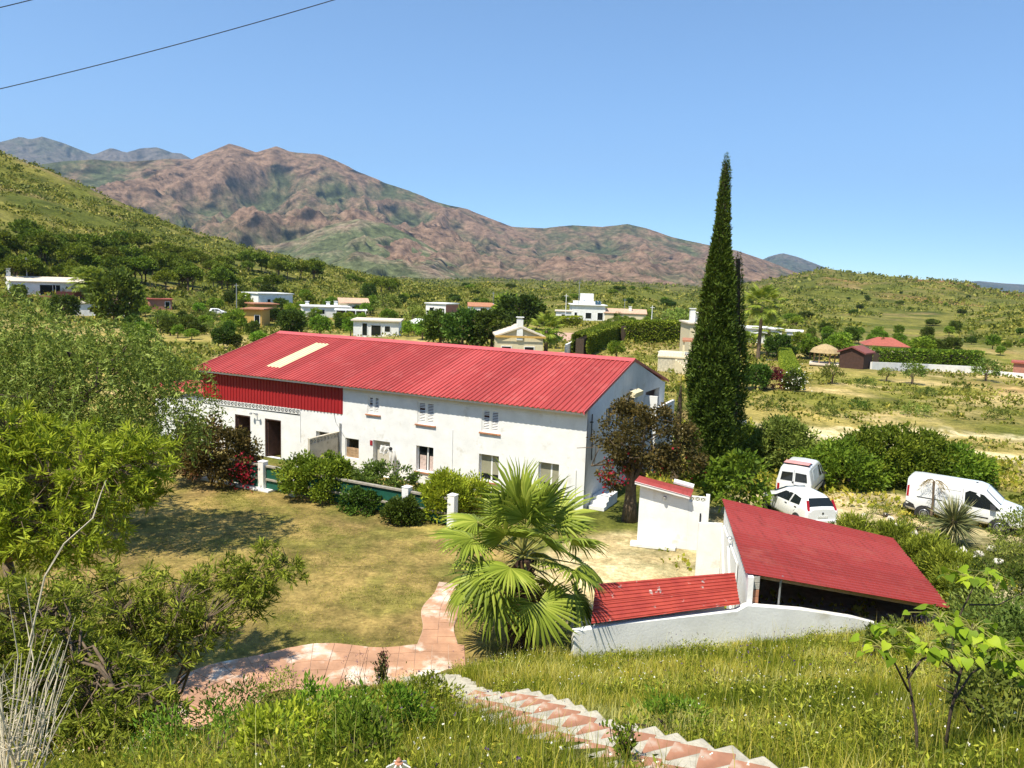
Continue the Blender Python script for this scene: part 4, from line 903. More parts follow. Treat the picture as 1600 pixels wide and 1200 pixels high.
for i in range(110):
    a_ = i * 2.39996; z = .25 + 2.2 * i / 110; r_ = .37 - .05 * z / 2.5; d_ = np.array([math.cos(a_), math.sin(a_), 0]); s_ = np.array([-math.sin(a_), math.cos(a_), 0]); p = d_ * r_ * .85 + np.array([0, 0, z])
    w_ = .075; ln = rng.uniform(.14, .26); tip = p + d_ * ln * .6 + np.array([0, 0, ln])
    b.hexa([p - s_ * w_, p + s_ * w_, p + s_ * w_ - d_ * .04, p - s_ * w_ - d_ * .04], [tip - s_ * w_ * .55, tip + s_ * w_ * .55, tip + s_ * w_ * .5 - d_ * .03, tip - s_ * w_ * .5 - d_ * .03])
b.put('leaf_bases', boot_m, PT)
fr = [[fan_frond(1.18, p_, 32, 10 * i + j, dr_, bd, sg) for j in range(2)] for i, (p_, dr_, bd, sg) in enumerate(((1.3, .07, .10, 0), (1.75, .12, .28, .05), (1.65, .24, .60, .14)))]
dead = fan_frond(1.0, .7, 26, 99, .4, 1.0, .1)
def pet_mesh(L, sg): return B().tube([(0, 0, 0), (L * .5, 0, .05 - sg * .3), (L, 0, -sg)], [.035, .024, .018], 5).mesh('petiole')
pms = [pet_mesh(1.3, 0), pet_mesh(1.75, .05), pet_mesh(1.65, .14), pet_mesh(.7, .1)]
NF = 30
for i in range(NF):
    u = i / (NF - 1); az = i * 2.39996 + rng.normal() * .12; el = R(80 - 106 * u ** .85 + rng.normal() * 7)
    kf = 0 if u < .30 else 1 if u < .68 else 2; sc_ = rng.uniform(.9, 1.06)
    o = put('frond', fr[kf][i % 2], L_palm, PT, (0, 0, 3.0 - .4 * u), (rng.normal() * .45, -el, az), sc_); o.rotation_mode = 'XYZ'
    put('petiole', pms[kf], pet_m, o)
for i in range(5):
    o = put('dead_frond', dead, palm_dead, PT, (0, 0, 2.2), (rng.normal() * .2, R(55 + rng.normal() * 10), i * 2.4), 1.0); put('petiole', pms[3], boot_m, o)

# ------------------------------------------------------------------ saplings with large heart leaves
def heart():
    pr = [(0, 0), (-.10, .30), (.02, .46), (.25, .50), (.50, .40), (.78, .18), (1.05, 0)]; V = []; F = []
    for x_, y_ in pr: V.append((x_, 0, -.22 * x_ * x_ + (.0 if y_ else 0)))
    for s_ in (1, -1):
        for x_, y_ in pr[1:-1]: V.append((x_, y_ * s_, .10 * y_ - .22 * x_ * x_ - .05 * y_ * y_))
    n_ = 7
    for si, off in ((0, 7), (1, 12)):
        e = [0] + [off + k for k in range(5)] + [6]; mid_ = [0, 0, 2, 3, 4, 5, 6]
        for k in range(6):
            q = [mid_[k], e[k], e[k + 1], mid_[k + 1]]; q2 = []
            for t in q:
                if t not in q2: q2.append(t)
            if len(q2) >= 3: F.append(tuple(q2) if si else tuple(q2[::-1]))
    return V, F
hv, hf = heart(); HEART = []
for k in range(4): HEART.append(M('leaf', np.array(hv) * [1, 1, .6 + .35 * k], hf, attr=[.15 + .25 * k] * len(hf), smooth=True))
def sapling(label, stems, clusters, sz):
    """stems: list of point lists in world; clusters: (centre, radius, n)"""
    base = np.array(stems[0][0]); T = thing('sapling', base, 0, label, 'sapling')
    for s_, r_ in zip(stems, ((.020, .008), (.013, .005), (.016, .006), (.014, .005), (.012, .004), (.012, .004))):
        B().tube([np.array(p) - base for p in s_], list(np.linspace(r_[0], r_[1], len(s_))), 7).put('stem', bark_dark, T, smooth=True)
    for C, rad, n in clusters:
        C = np.array(C) - base; tw = B()
        for i in range(n):
            d = rdir(1)[0]; d[2] = abs(d[2]) * .7 - .15; p = C + d * np.array(rad) * rng.uniform(.25, 1)
            tw.tube([C, (C + p) / 2 + [0, 0, .03], p], .004, 3, cap=False)
            az = math.atan2(d[1], d[0]) + rng.normal() * .6; me = HEART[rng.integers(4)]
            put('leaf', me, L_lime, T, p, (rng.normal() * .45, R(8 + abs(rng.normal()) * 26), az), sz * rng.uniform(.65, 1.25))
        tw.put('leaf_stalks', pet_m, T)
g1 = hit(1434, 1199); g2 = hit(1474, 1190)
y1, y2 = g1[1], g2[1]
sapling('slim sapling with few large lime leaves left of the forked one', [[g1 - [0, 0, .1], at(1432, 1140, y1 + .1), at(1424, 1085, y1 + .2), at(1416, 1040, y1 + .2)], [at(1420, 1080, y1 + .15), at(1395, 1030, y1 + .1), at(1378, 1010, y1)], [at(1418, 1060, y1 + .2), at(1440, 1030, y1 + .3), at(1462, 1022, y1 + .3)]],
        [(at(1382, 1015, y1), (.30, .3, .2), 20), (at(1398, 985, y1 + .2), (.25, .25, .15), 15), (at(1450, 1012, y1 + .3), (.28, .3, .15), 24)], .105)
sapling('forked sapling with many large lime green leaves on the grassy slope', [[g2 - [0, 0, .1], at(1484, 1120, y2 + .05), at(1496, 1068, y2 + .1), at(1512, 1010, y2 + .2), at(1520, 975, y2 + .25)], [at(1492, 1092, y2 + .1), at(1518, 1052, y2 + .25), at(1545, 1035, y2 + .4)], [at(1500, 1055, y2 + .1), at(1470, 1030, y2), at(1450, 1012, y2 - .1)], [at(1510, 1010, y2 + .2), at(1480, 985, y2 + .2), at(1465, 975, y2 + .2)], [at(1545, 1035, y2 + .4), at(1575, 1040, y2 + .4), at(1592, 1050, y2 + .4)]],
        [(at(1520, 985, y2 + .2), (.35, .35, .22), 38), (at(1560, 1015, y2 + .4), (.38, .35, .22), 44), (at(1480, 1015, y2), (.3, .3, .2), 22), (at(1470, 965, y2 + .2), (.3, .3, .15), 16), (at(1585, 1050, y2 + .4), (.2, .3, .2), 22)], .105)
g3 = hit(1600, 1150); y3 = g3[1] + 1.2
sapling('leafy branch tip of a sapling rising before the gravel walk', [[np.array([at(1500, 990, y3)[0], y3, gz(at(1500, 990, y3)[0], y3) - .1]), at(1490, 985, y3), at(1505, 950, y3), at(1522, 915, y3)], [at(1515, 945, y3), at(1560, 945, y3 + .1), at(1600, 925, y3 + .1)]],
        [(at(1520, 905, y3), (.40, .4, .2), 17), (at(1545, 900, y3), (.35, .35, .18), 16)], .125)
# ------------------------------------------------------------------ dry stalks lower left
g4 = hit(15, 1199); g4 = np.array([at(10, 1215, 6.6)[0], 6.6, 0]); g4[2] = gz(g4[0], g4[1])
T = thing('dry_stalks', g4, 0, 'tangle of pale leafless dry stalks in the lower left corner', 'dry plant')
for i in range(30):
    px = rng.uniform(-40, 125); py = rng.uniform(900, 1060) + abs(px - 45) * .5; q = at(px, py, 6.7 + rng.normal() * .25) - g4; s0 = np.array([rng.normal() * .16, rng.normal() * .16, -.15])
    m1 = s0 * .6 + q * .4 + rng.normal(size=3) * .04; m2 = s0 * .25 + q * .75 + rng.normal(size=3) * .05
    b = B().tube([s0, m1, m2, q], [.009, .008, .006, .003], 5)
    for j in range(3):
        a_ = m1 * (1 - j / 3) + m2 * j / 3; b.tube([a_, a_ + rng.normal(size=3) * .08 + [0, 0, .08], a_ + rng.normal(size=3) * .1 + [0, 0, .22]], [.004, .003, .002], 3, cap=False)
    b.put('stalk', twig_m, T)
B().tube([at(45, 1010, 6.9) - g4, at(70, 900, 6.9) - g4, at(100, 850, 7.0) - g4, at(145, 810, 7.0) - g4, at(158, 770, 7.1) - g4, at(166, 750, 7.1) - g4], [.01, .009, .008, .007, .005, .003], 5).put('stalk', twig_m, T)

# ------------------------------------------------------------------ tiled path
tile_m = plain('path_tile', (0.48, 0.265, 0.16), 0.8, var=0.26, scale=0.9, stain=((0.74, 0.68, 0.58), 0.7, 0.525), bump=0.3, bscale=15)
mortar_m = plain('mortar', (0.50, 0.36, 0.27), 0.95, var=0.15, scale=4)
PATH = [(-1.0, 19.7), (-3.2, 19.5), (-5.3, 19.4), (-6.8, 18.6), (-7.7, 17.0), (-8.3, 15.2)]; BR = [(-1.8, 19.9), (-1.95, 21.8), (-2.05, 23.6), (-1.7, 25.3)]
def smooth_line(p, n=40):
    p = np.array(p, float); t = np.linspace(0, len(p) - 1, n); k = np.arange(len(p))
    q = np.stack([np.interp(t, k, p[:, 0]), np.interp(t, k, p[:, 1])], 1)
    for _ in range(6): q[1:-1] = (q[:-2] + q[1:-1] * 2 + q[2:]) / 4
    return q
PL = smooth_line(PATH); BL = smooth_line(BR, 26)
path = thing('tiled_path', (-4, 19.5, 0), 0, '', '')
for k_ in ('label', 'category'):
    if k_ in path: del path[k_]
path['kind'] = 'structure'
def strip(q, hwid, z):
    d = np.gradient(q, axis=0); nn = unit(np.stack([-d[:, 1], d[:, 0]], 1)); hwv = hwid * (1 + .12 * np.sin(np.arange(len(q)) * .55))[:, None]
    a_ = q + nn * hwv; c_ = q - nn * hwv; n_ = len(q)
    V = [(*p, z) for p in a_] + [(*p, z) for p in c_]; return V, [(i, n_ + i, n_ + i + 1, i + 1) for i in range(n_ - 1)]
for q, hwid, zt in ((PL, 1.15, .028), (BL, .52, .036)):
    V, F = strip(q, hwid + .01, zt - .012); put('mortar_bed', M('mortar_bed', np.array(V) - [-4, 19.5, 0], F), mortar_m, path)
# tiles follow the curve of the strip, cut to it
def lay(q, hwid, z, ts, skip=None):
    d = np.gradient(q, axis=0); nn = unit(np.stack([-d[:, 1], d[:, 0]], 1)); sl_ = np.concatenate([[0], np.cumsum(np.hypot(*np.diff(q, axis=0).T))]); hv = hwid * (1 + .12 * np.sin(np.arange(len(q)) * .55))
    def P(s_, v):
        i_ = np.interp(s_, sl_, np.arange(len(q))); k = np.arange(len(q)); c = np.array([np.interp(i_, k, q[:, 0]), np.interp(i_, k, q[:, 1])]); m_ = np.array([np.interp(i_, k, nn[:, 0]), np.interp(i_, k, nn[:, 1])]); return c + m_ * v * np.interp(i_, k, hv)
    nu = int(sl_[-1] / ts); nv = max(2, round(2 * hwid / ts)); g = .007
    for i in range(nu):
        for j in range(nv):
            s0, s1 = i * ts + g, (i + 1) * ts - g; v0, v1 = -1 + 2 * j / nv + g / hwid, -1 + 2 * (j + 1) / nv - g / hwid
            c = [P(s0, v0), P(s1, v0), P(s1, v1), P(s0, v1)]; m_ = sum(c) / 4
            if skip is not None and np.min(np.hypot(skip[:, 0] - m_[0], skip[:, 1] - m_[1])) < 1.02: continue
            if gz(*m_) > .3: continue
            zz = z + random.uniform(0, .006); o = [(p[0] + 4, p[1] - 19.5) for p in c]
            b = B().hexa([(*p, zz - .03) for p in o], [(*p, zz + random.uniform(0, .002)) for p in o]); b.put('tile', tile_m, path)
lay(PL, 1.15, .030, .46); lay(BL, .52, .038, .46, PL)

# ------------------------------------------------------------------ garden stairs
SR = smooth_line([(-1.55, 19.6), (-.9, 16.6), (-.28, 13.6), (.30, 11.7), (1.05, 10.0), (1.7, 8.4), (2.3, 7.05), (3.0, 5.4), (3.6, 4.0)], 120)
seglen = np.concatenate([[0], np.cumsum(np.hypot(*np.diff(SR, axis=0).T))])
stair_c = plain('stair_concrete', (0.48, 0.44, 0.35), 0.95, var=0.25, scale=5, stain=((0.30, 0.28, 0.20), 5, 0.54), bump=0.7, bscale=25)
step_tile = plain('step_tile', (0.36, 0.17, 0.10), 0.85, var=0.25, scale=3, stain=((0.46, 0.40, 0.32), 2.6, 0.56))
ST = thing('garden_stairs', (SR[0][0], SR[0][1], 0), 0, 'concrete garden stairs with terracotta diamond tiles climbing the grassy slope', 'stairs')
run = .44; ns = int(seglen[-1] / run); o3 = np.array([SR[0][0], SR[0][1], 0])
dia = B().add([(-.17, 0, 0), (0, -.17, 0), (.17, 0, 0), (0, .17, 0), (-.17, 0, .012), (0, -.17, .012), (.17, 0, .012), (0, .17, .012)], [(4, 5, 6, 7), (0, 1, 5, 4), (1, 2, 6, 5), (2, 3, 7, 6), (3, 0, 4, 7)]).mesh('tile')
STEP_XY = []
for i in range(2, ns):
    s0 = i * run; p = np.array([np.interp(s0, seglen, SR[:, k]) for k in (0, 1)]); p2 = np.array([np.interp(s0 + run, seglen, SR[:, k]) for k in (0, 1)])
    d = unit(p2 - p); nl_ = np.array([-d[1], d[0]]) if True else None
    left = -nl_ if nl_[0] > 0 else nl_               # towards the left of the slope
    zt = gz(*(p + left * .5)) + .13; wd = 1.2 + random.uniform(-.06, .06); ex = random.uniform(-.05, .06)
    c = [p - left * ex, p2 + d * .06 - left * ex, p2 + d * .06 + left * wd, p + left * wd]
    st_ = B().hexa([(*q, zt - .55) for q in c], [(*q, zt + random.uniform(-.006, .006)) for q in c]).put('step', stair_c, ST, bevel=.022, loc=-o3)
    STEP_XY.append((p + p2) / 2 + left * .55)
    an = math.atan2(left[1], left[0])
    if i < 15: continue                                # the lowest treads have lost their tiles
    for k in range(2):
        q = (p + p2) / 2 + left * (.36 + k * .54) - d * .02
        put('tile', dia, step_tile, st_, (q[0] + random.gauss(0, .012), q[1] + random.gauss(0, .012), zt - .001), (0, 0, an + random.gauss(0, .05)), (1.5, 1.2, 1))
STEP_XY = np.array(STEP_XY)

# ------------------------------------------------------------------ tall grass on the slope (nobody could count it)
def slope_pts(n, y0=4.6, x0=-9, x1=15):
    y = rng.uniform(y0, 25, n); x = rng.uniform(x0, x1, n); keep = (np.abs(x) < y * .78 + 1.2); x, y = x[keep], y[keep]
    toe = np.interp(x, TX, TY); keep = y < toe + .35 + .5 * rng.random(len(x)); x, y = x[keep], y[keep]
    wl = np.interp(x, [1.6, 3.3, 6.5, 12.2], [19.05, 19.55, 20.42, 21.75]); keep = ~((x > 1.5) & (y > wl - .05)); x, y = x[keep], y[keep]
    ds = np.min(np.hypot(x[:, None] - STEP_XY[None, :, 0], y[:, None] - STEP_XY[None, :, 1]), axis=1)
    dp = np.minimum(seg_d(x, y, PATH) - 1.15, seg_d(x, y, BR) - .55)
    keep = (ds > .46 + .2 * rng.random(len(x))) & (dp > 0); return x[keep], y[keep]
def blades(x, y, h, w_, lean, rnd):
    n = len(x); z = ground_h(x, y) - .03; az = rng.random(n) * 2 * math.pi; s = np.stack([np.cos(az), np.sin(az), np.zeros(n)], 1); la = rng.random(n) * 2 * math.pi
    l = np.stack([np.cos(la), np.sin(la), np.zeros(n)], 1) * (lean * h)[:, None]; P = np.stack([x, y, z], 1); up = np.array([0, 0, 1.0])
    a_ = P - s * w_[:, None] / 2; b_ = P + s * w_[:, None] / 2; m_ = P + up * (h * .6)[:, None] + l * .35; c_ = m_ + s * w_[:, None] * .38; d_ = m_ - s * w_[:, None] * .38; t = P + up * (h * np.sqrt(np.clip(1 - lean ** 2 * .6, .2, 1)))[:, None] + l
    V = np.stack([a_, b_, c_, d_, t], 1).reshape(-1, 3); k = np.arange(n)[:, None] * 5
    F = np.concatenate([k + np.array([0, 1, 2]), k + np.array([0, 2, 3]), k + np.array([3, 2, 4])], 1).reshape(-1, 3)
    return V, F, np.repeat(rnd, 3)
x, y = slope_pts(420000)
pat = fbm(x / 1.5 + 30, y / 1.5, 4); pat2 = fbm(x / .5, y / .5 + 9, 3)
keep = rng.random(len(x)) < np.clip(.35 + 1.2 * (pat2 - .25), .15, 1) * np.clip(1.25 - y / 40, .5, 1); x, y, pat, pat2 = x[keep], y[keep], pat[keep], pat2[keep]
n = len(x); h = (.17 + .28 * rng.random(n) ** 1.6) * np.clip(.45 + 1.15 * fbm(x / 1.1 + 70, y / 1.1, 3), .4, 1.4); lean = np.clip(rng.normal(.35, .25, n), 0, 1.0)
toe = np.interp(x, TX, TY); h *= np.where(y > toe - .6, .6, 1) * np.where(x > 1.5, .78, 1)
w_ = rng.uniform(.006, .012, n) * np.clip(y / 11, .8, 1.7)
straw = np.clip((pat - .31) * 1.9 + rng.normal(0, .22, n), 0, 1)
V, F, cc = blades(x, y, h, w_, lean, straw)
put('grass', M('grass', V, F, attr=cc), L_grass, label='tall uncut green and straw coloured grass on the slope', cat='grass', kind='stuff')
# broad leaved weeds
x, y = slope_pts(16000, 5.0); pat = fbm(x / 1.3 + 5, y / 1.3 + 60, 3); k = pat > np.where(x < .3, .44, .56); x, y = x[k], y[k]; n = len(x); idx = np.repeat(np.arange(n), 16)
P = np.stack([x, y, ground_h(x, y)], 1)[idx] + np.abs(rng.normal(size=(n * 16, 3))) * [0, 0, .14] + rng.normal(size=(n * 16, 3)) * [.07, .07, 0]
Ls = rng.uniform(.05, .10, n * 16); put('weeds', leaf_mesh('weeds', P, rdir(n * 16) + np.array([0, 0, .5]), Ls, Ls * .3), L_acacia, label='broad leaved weeds growing through the tall grass', cat='weeds', kind='stuff')
# seed heads and small flowers
fl_w = plain('white_petal', (0.75, 0.73, 0.62), 0.8); fl_p = plain('purple_flower', (0.10, 0.055, 0.13), 0.8, var=.3); fl_y = plain('yellow_petal', (0.62, 0.45, 0.03), 0.8); dry_m = plain('dry_stem', (0.33, 0.26, 0.13), 0.9)
for nm, cnt, mat, sz, hh, lab, cut in (('daisies', 700, fl_w, .017, .42, 'tiny white flowers scattered through the grass', .44), ('purple_flowers', 420, fl_p, .024, .55, 'small dark purple seed heads on thin stems above the grass', .5), ('yellow_flowers', 200, fl_y, .018, .4, 'tiny yellow flowers among the grass', .45)):
    x, y = slope_pts(cnt * 4); pt_ = fbm(x / 2.2 + len(nm) * 7, y / 2.2, 3); k = pt_ > cut; x, y = x[k][:cnt], y[k][:cnt]; n = len(x); z = ground_h(x, y) + hh * rng.uniform(.6, 1.2, n)
    P = np.stack([x, y, z], 1); Pr = np.repeat(P, 4, 0); D = rdir(n * 4); V1, F1 = leaves(Pr, D, sz, sz * .9)
    put(nm, M(nm, V1, F1), mat, label=lab, cat='flowers', kind='stuff')
x, y = slope_pts(5200); n = len(x); V, F, cc = blades(x, y, rng.uniform(.45, .85, n), np.full(n, .006), np.clip(rng.normal(.25, .15, n), 0, .7), np.clip(rng.normal(.85, .15, n), 0, 1))
put('seed_stalks', M('seed_stalks', V, F, attr=cc), L_grass, label='thin dry seed stalks standing above the grass', cat='grass', kind='stuff')
# short lawn turf
def in_lawn(n):
    x = rng.uniform(-14, 2.5, n); y = rng.uniform(15, 40, n); toe = np.interp(x, TX, TY)
    hy = (x - HO[0]) * HYv[0] + (y - HO[1]) * HYv[1]; dp = np.minimum(seg_d(x, y, PATH) - 1.1, seg_d(x, y, BR) - .5)
    k = (y > toe) & (hy < -5.3) & (dp > -.03) & (x < 1.2) & (rng.random(n) < np.clip((fbm(x / 1.6 + 5, y / 1.6, 4) - .30) * 2.4, .08, 1)); return x[k], y[k]
x, y = in_lawn(130000); n = len(x); V, F, cc = blades(x, y, rng.uniform(.03, .08, n), rng.uniform(.016, .03, n), np.clip(rng.normal(.5, .25, n), 0, 1), np.clip(.95 - (fbm(x / 1.6 + 5, y / 1.6, 4) - .35) * 2.2 + rng.normal(0, .15, n), 0.1, 1))
put('turf', M('turf', V, F, attr=cc), L_grass, label='short dry mown turf of the lawn before the house', cat='grass', kind='stuff')

# ------------------------------------------------------------------ plants on the slope
def upright(name, x, y, h, n, L, W, mat, label, spread=.25, cat='shrub', group=None, stems=8, tipmat=None):
    g = gz(x, y); T = thing(name, (x, y, g), 0, label, cat, group); tg = [(rng.normal() * spread, rng.normal() * spread, h * rng.uniform(.65, 1.0)) for i in range(stems)]
    limbs((0, 0, 0), tg, .018, .004, .3, 4, 4).put('stem', bark_dark, T)
    t = np.array(tg)[rng.integers(stems, size=n)]; u = rng.uniform(.25, 1, n)[:, None]; P = t * u + rng.normal(size=(n, 3)) * .03; D = unit(rdir(n) + np.array([0, 0, .5]) + unit(t) * .4); Ls = L * rng.uniform(.6, 1.2, n)
    put('foliage', leaf_mesh('foliage', P, D, Ls, Ls * W / L, np.clip(u[:, 0] * .8 + rng.normal(0, .18, n), 0, 1)), mat, T); return T
q = hit(597, 1085); upright('rose_bush', q[0], q[1], 1.15, 620, .075, .05, L_rose, 'slim rose bush with dark red young leaves before the tiled path', .16)
q = hit(520, 1120); upright('lavender_shrub', q[0], q[1], .95, 700, .07, .03, L_olive, 'grey green shrub with dark flower spikes left of the rose bush', .3)
q = hit(440, 1125); shrub('low_shrub', q[0], q[1], .95, .75, .6, 40, 46, .24, .075, .03, L_green, 'mounded green shrub at the foot of the slope by the path', zc=.4)
q = hit(370, 1160); shrub('low_shrub', q[0], q[1], .75, .6, .55, 32, 40, .22, .075, .03, L_dark, 'dark green low shrub beside the mounded one on the left slope', zc=.35)
q = hit(330, 1195); shrub('low_shrub', q[0], q[1], .9, .6, .4, 32, 40, .2, .075, .02, L_green, 'grassy green clump at the bottom edge left of the lantern', zc=.25, up=1.0)
for px, py, rx, rz, mat, lab in ((600, 1150, .55, .4, L_green, 'lush green weed clump right of the mounded shrub'), (500, 1165, .6, .45, L_green, 'leafy green clump between the lantern and the mounded shrub'), (440, 1195, .5, .4, L_bright, 'bright green leafy clump at the bottom edge left of centre'), (560, 1190, .5, .35, L_green, 'small green weed clump just left of the lantern'), (660, 1120, .5, .35, L_acacia, 'feathery weed clump halfway between rose bush and stairs'), (260, 1170, .6, .5, L_dark, 'dark leafy clump at the left end of the grassy slope')):
    q = hit(px, py); shrub('weed_clump', q[0], q[1], rx, rx * .8, rz, 30, 46, .16, .085, .03, mat, lab, zc=rz * .55, up=.8, cat='weeds')
q = hit(985, 1195); upright('young_shrub', q[0] - .05, q[1], .5, 260, .085, .03, L_green, 'small leafy green shoot beside the stairs at the bottom', .14)
q = hit(1045, 1150); shrub('low_shrub', q[0], q[1], .5, .4, .3, 22, 34, .16, .08, .022, L_green, 'bright green clump right of the stairs', zc=.18, up=.9)
for i, (px, py) in enumerate(((455, 1110), (395, 1120), (418, 1100), (560, 1090))):
    q = hit(px, py); T = thing('dry_weed', (q[0], q[1], q[2]), 0, ['bare dark weed stalk standing before the tiled path, second from right', 'bare dark weed stalk standing before the tiled path, leftmost', 'tall bare dark weed stalk between two others before the path', 'bare dark weed stalk nearest the rose bush'][i], 'weed')
    b = limbs((0, 0, 0), [(rng.normal() * .2, rng.normal() * .15, rng.uniform(.7, 1.2)) for _ in range(7)], .008, .003, .3, 3, 4); b.put('stem', bark_dark, T)
    P = np.concatenate([np.array([[rng.normal() * .2, rng.normal() * .15, rng.uniform(.6, 1.15)]]) + rng.normal(size=(5, 3)) * .02 for _ in range(14)]); put('seed_heads', leaf_mesh('seed_heads', P, rdir(len(P)), .03, .022), fl_p, T, kind='stuff')
# shrubs on the right
def at_ground(px, y): x = at(px, 900, y)[0]; return x, y
for px, y, rx, rz, mat, lab in ((1585, 11.5, .9, .75, L_olive, 'olive green shrub at the right edge behind the saplings'), (1585, 8.8, .6, .55, L_olive, 'loose olive shrub low at the right edge'), (1405, 16.0, .5, .42, L_olive, 'dark twiggy shrub below the shed roof corner'), (1575, 15.8, 1.3, .75, L_olive, 'broad grey green shrub right of the shed roof corner'), (1590, 20.5, 1.5, 1.2, L_dark, 'dense dark shrub at the right edge beyond the gravel walk')):
    x_, y_ = at_ground(px, y); shrub('slope_shrub', x_, y_, rx, rx * .8, rz, int(60 * rx), 60, .26 * rx ** .5, .10, .04, mat, lab, zc=rz * .8)
# oleanders behind the shed
for i, (x_, y_, s_) in enumerate(((13.8, 29.6, .85), (14.9, 28.6, .9), (15.5, 27.3, .9), (15.5, 25.8, .9), (15.1, 24.5, .8))):
    shrub('oleander', x_, y_, .95 * s_, .9 * s_, 1.05 * s_, 70, 60, .32, .22, .045, L_acacia, ['oleander bush furthest left behind the shed roof', 'second oleander bush from the left behind the shed roof', 'tall oleander bush in the middle of the row behind the shed roof', 'oleander bush second from right along the shed roof', 'oleander bush nearest the right front corner of the shed roof'][i], 'oleanders behind the shed', zc=.85 * s_, up=.8)
# yucca
yx, yy, _ = spot(1487, 852); T = thing('yucca', (yx, yy, gz(yx, yy)), 0, 'spiky round yucca before the white panel van', 'yucca')
n = 380; d = rdir(n); d[:, 2] = np.where(d[:, 2] < -.85, -d[:, 2], d[:, 2]); P = np.array([0, 0, 1.0]) + d * .12; Ls = rng.uniform(.9, 1.25, n); put('leaf_rosette', leaf_mesh('leaf_rosette', P, d - np.array([0, 0, .12]), Ls, .065, fold=.04, broad=.35), L_yucca, T, kind='stuff')
B().tube([(0, 0, 0), (0, 0, 1.2)], [.16, .13], 8).put('trunk', bark, T)
# small dying palm
px_, py_, _ = spot(1453, 818); T = thing('dry_palm', (px_, py_, 0), 0, 'small thin half dead palm before the panel van', 'palm')
b = B().tube([(0, 0, 0), (.03, 0, 1.0), (-.03, 0, 2.0)], [.065, .05, .055], 8); b.put('trunk', bark, T)
for i in range(6):
    a_ = i * 2.4 + rng.normal() * .4; L = rng.uniform(.45, .95); b = []; P = []; D = []
    pts = [np.array([math.cos(a_) * L * u, math.sin(a_) * L * u, 2.0 + .45 * u - .8 * u * u]) for u in np.linspace(0, 1, 7)]
    f_ = B().tube(pts, [.012, .01, .009, .008, .007, .006, .003], 4).put('frond', dry_m, T)
    for u in np.linspace(.2, 1, 22):
        p = np.array([math.cos(a_) * L * u, math.sin(a_) * L * u, 2.0 + .45 * u - .8 * u * u])
        for s_ in (1, -1): P.append(p); D.append((-math.sin(a_) * s_ + math.cos(a_) * .5, math.cos(a_) * s_ + math.sin(a_) * .5, -.7))
    put('leaflets', leaf_mesh('leaflets', np.array(P), np.array(D, float), .2, .02, np.full(len(P), .85) + rng.normal(0, .2, len(P))), palm_dead, f_)
# rocks
rock_m = plain('pale_rock', (0.60, 0.56, 0.48), 0.95, var=.16, scale=3, bump=.6, bscale=8)
def rock_mesh(seed):
    rs = np.random.default_rng(seed); V = unit(rs.normal(size=(26, 3))) * rs.uniform(.75, 1.05, (26, 1)) * [1, .8, .62]
    import bmesh
    bm = bmesh.new(); [bm.verts.new(v) for v in V]; bmesh.ops.convex_hull(bm, input=bm.verts); me = bpy.data.meshes.new('rock'); bm.to_mesh(me); bm.free(); return me
RM = [rock_mesh(i) for i in range(5)]
rk = [(1392, 815, .3), (1402, 822, .24), (1428, 838, .34), (1446, 846, .42), (1438, 852, .26), (1470, 868, .42), (1488, 872, .5), (1503, 868, .46), (1517, 876, .36), (1530, 868, .3), (1458, 862, .25), (1480, 886, .22), (1500, 888, .26), (1384, 806, .22), (1414, 832, .2), (1548, 862, .35), (1560, 880, .3), (1350, 806, .2)]
for i, (px, py, s_) in enumerate(rk):
    p = spot(px, py); put('rock', RM[i % 5], rock_m, None, (p[0], p[1], gz(p[0], p[1]) + s_ * .3), (rng.normal() * .3, rng.normal() * .3, rng.random() * 6), s_ * .8, label='pale rock in the rough bed around the yucca', cat='rock', group='pale rocks around the yucca')
# green bushes by the parked cars
def bigbush(px, py, rx, ry, rz, lab, mat=L_green, ncl=120, back=.8):
    s_ = spot(px, py); shrub('bush', s_[0], s_[1] + ry * back, rx, ry, rz, int(ncl * 1.2), 95, .5, .22, .10, mat, lab, zc=rz * .6, cat='bush', inner=.6)
bigbush(1335, 768, 2.6, 1.9, 1.45, 'green rounded bush just right of the small white van', ncl=120)
bigbush(1420, 766, 3.2, 2.2, 1.9, 'largest rounded green bush behind the white cars', ncl=170)
bigbush(1500, 770, 2.4, 2.0, 1.35, 'green bush behind the cab of the panel van', ncl=110)
bigbush(1232, 742, 1.7, 1.5, 1.9, 'olive green bush left of the big bushes behind the cars', L_olive, 90)
bigbush(1168, 728, 1.6, 1.2, 1.3, 'green bush behind the white sign board', L_green, 70)
s_ = spot(1150, 805); T = shrub('loquat_tree', s_[0] - .1, s_[1] - .2, 1.35, 1.1, 1.5, 44, 40, .42, .3, .13, L_green, 'broad leaved fruit tree between the tall cypress and the small van', zc=1.6, cat='tree', up=0)
s_ = spot(1335, 810); shrub('low_shrub', s_[0] + 1.6, s_[1] + .4, 1.0, .6, .4, 22, 34, .25, .13, .03, L_olive, 'low scrub on the gravel edge left of the panel van', zc=.2)
s_ = spot(1592, 868); shrub('low_shrub', s_[0], s_[1], 1.1, 1.0, 1.05, 60, 44, .36, .12, .05, L_olive, 'brownish green shrub in front of the panel van nose', zc=.9)
s_ = spot(1560, 900); shrub('low_shrub', s_[0], s_[1] - .5, 1.4, 1.0, .9, 50, 44, .3, .1, .045, L_olive, 'low olive shrub below the rocks at the right', zc=.6)
s_ = spot(1425, 828); shrub('low_shrub', s_[0] + .3, s_[1], .9, .6, .45, 24, 36, .22, .1, .045, L_olive, 'weedy tuft under the rear of the panel van', zc=.25)
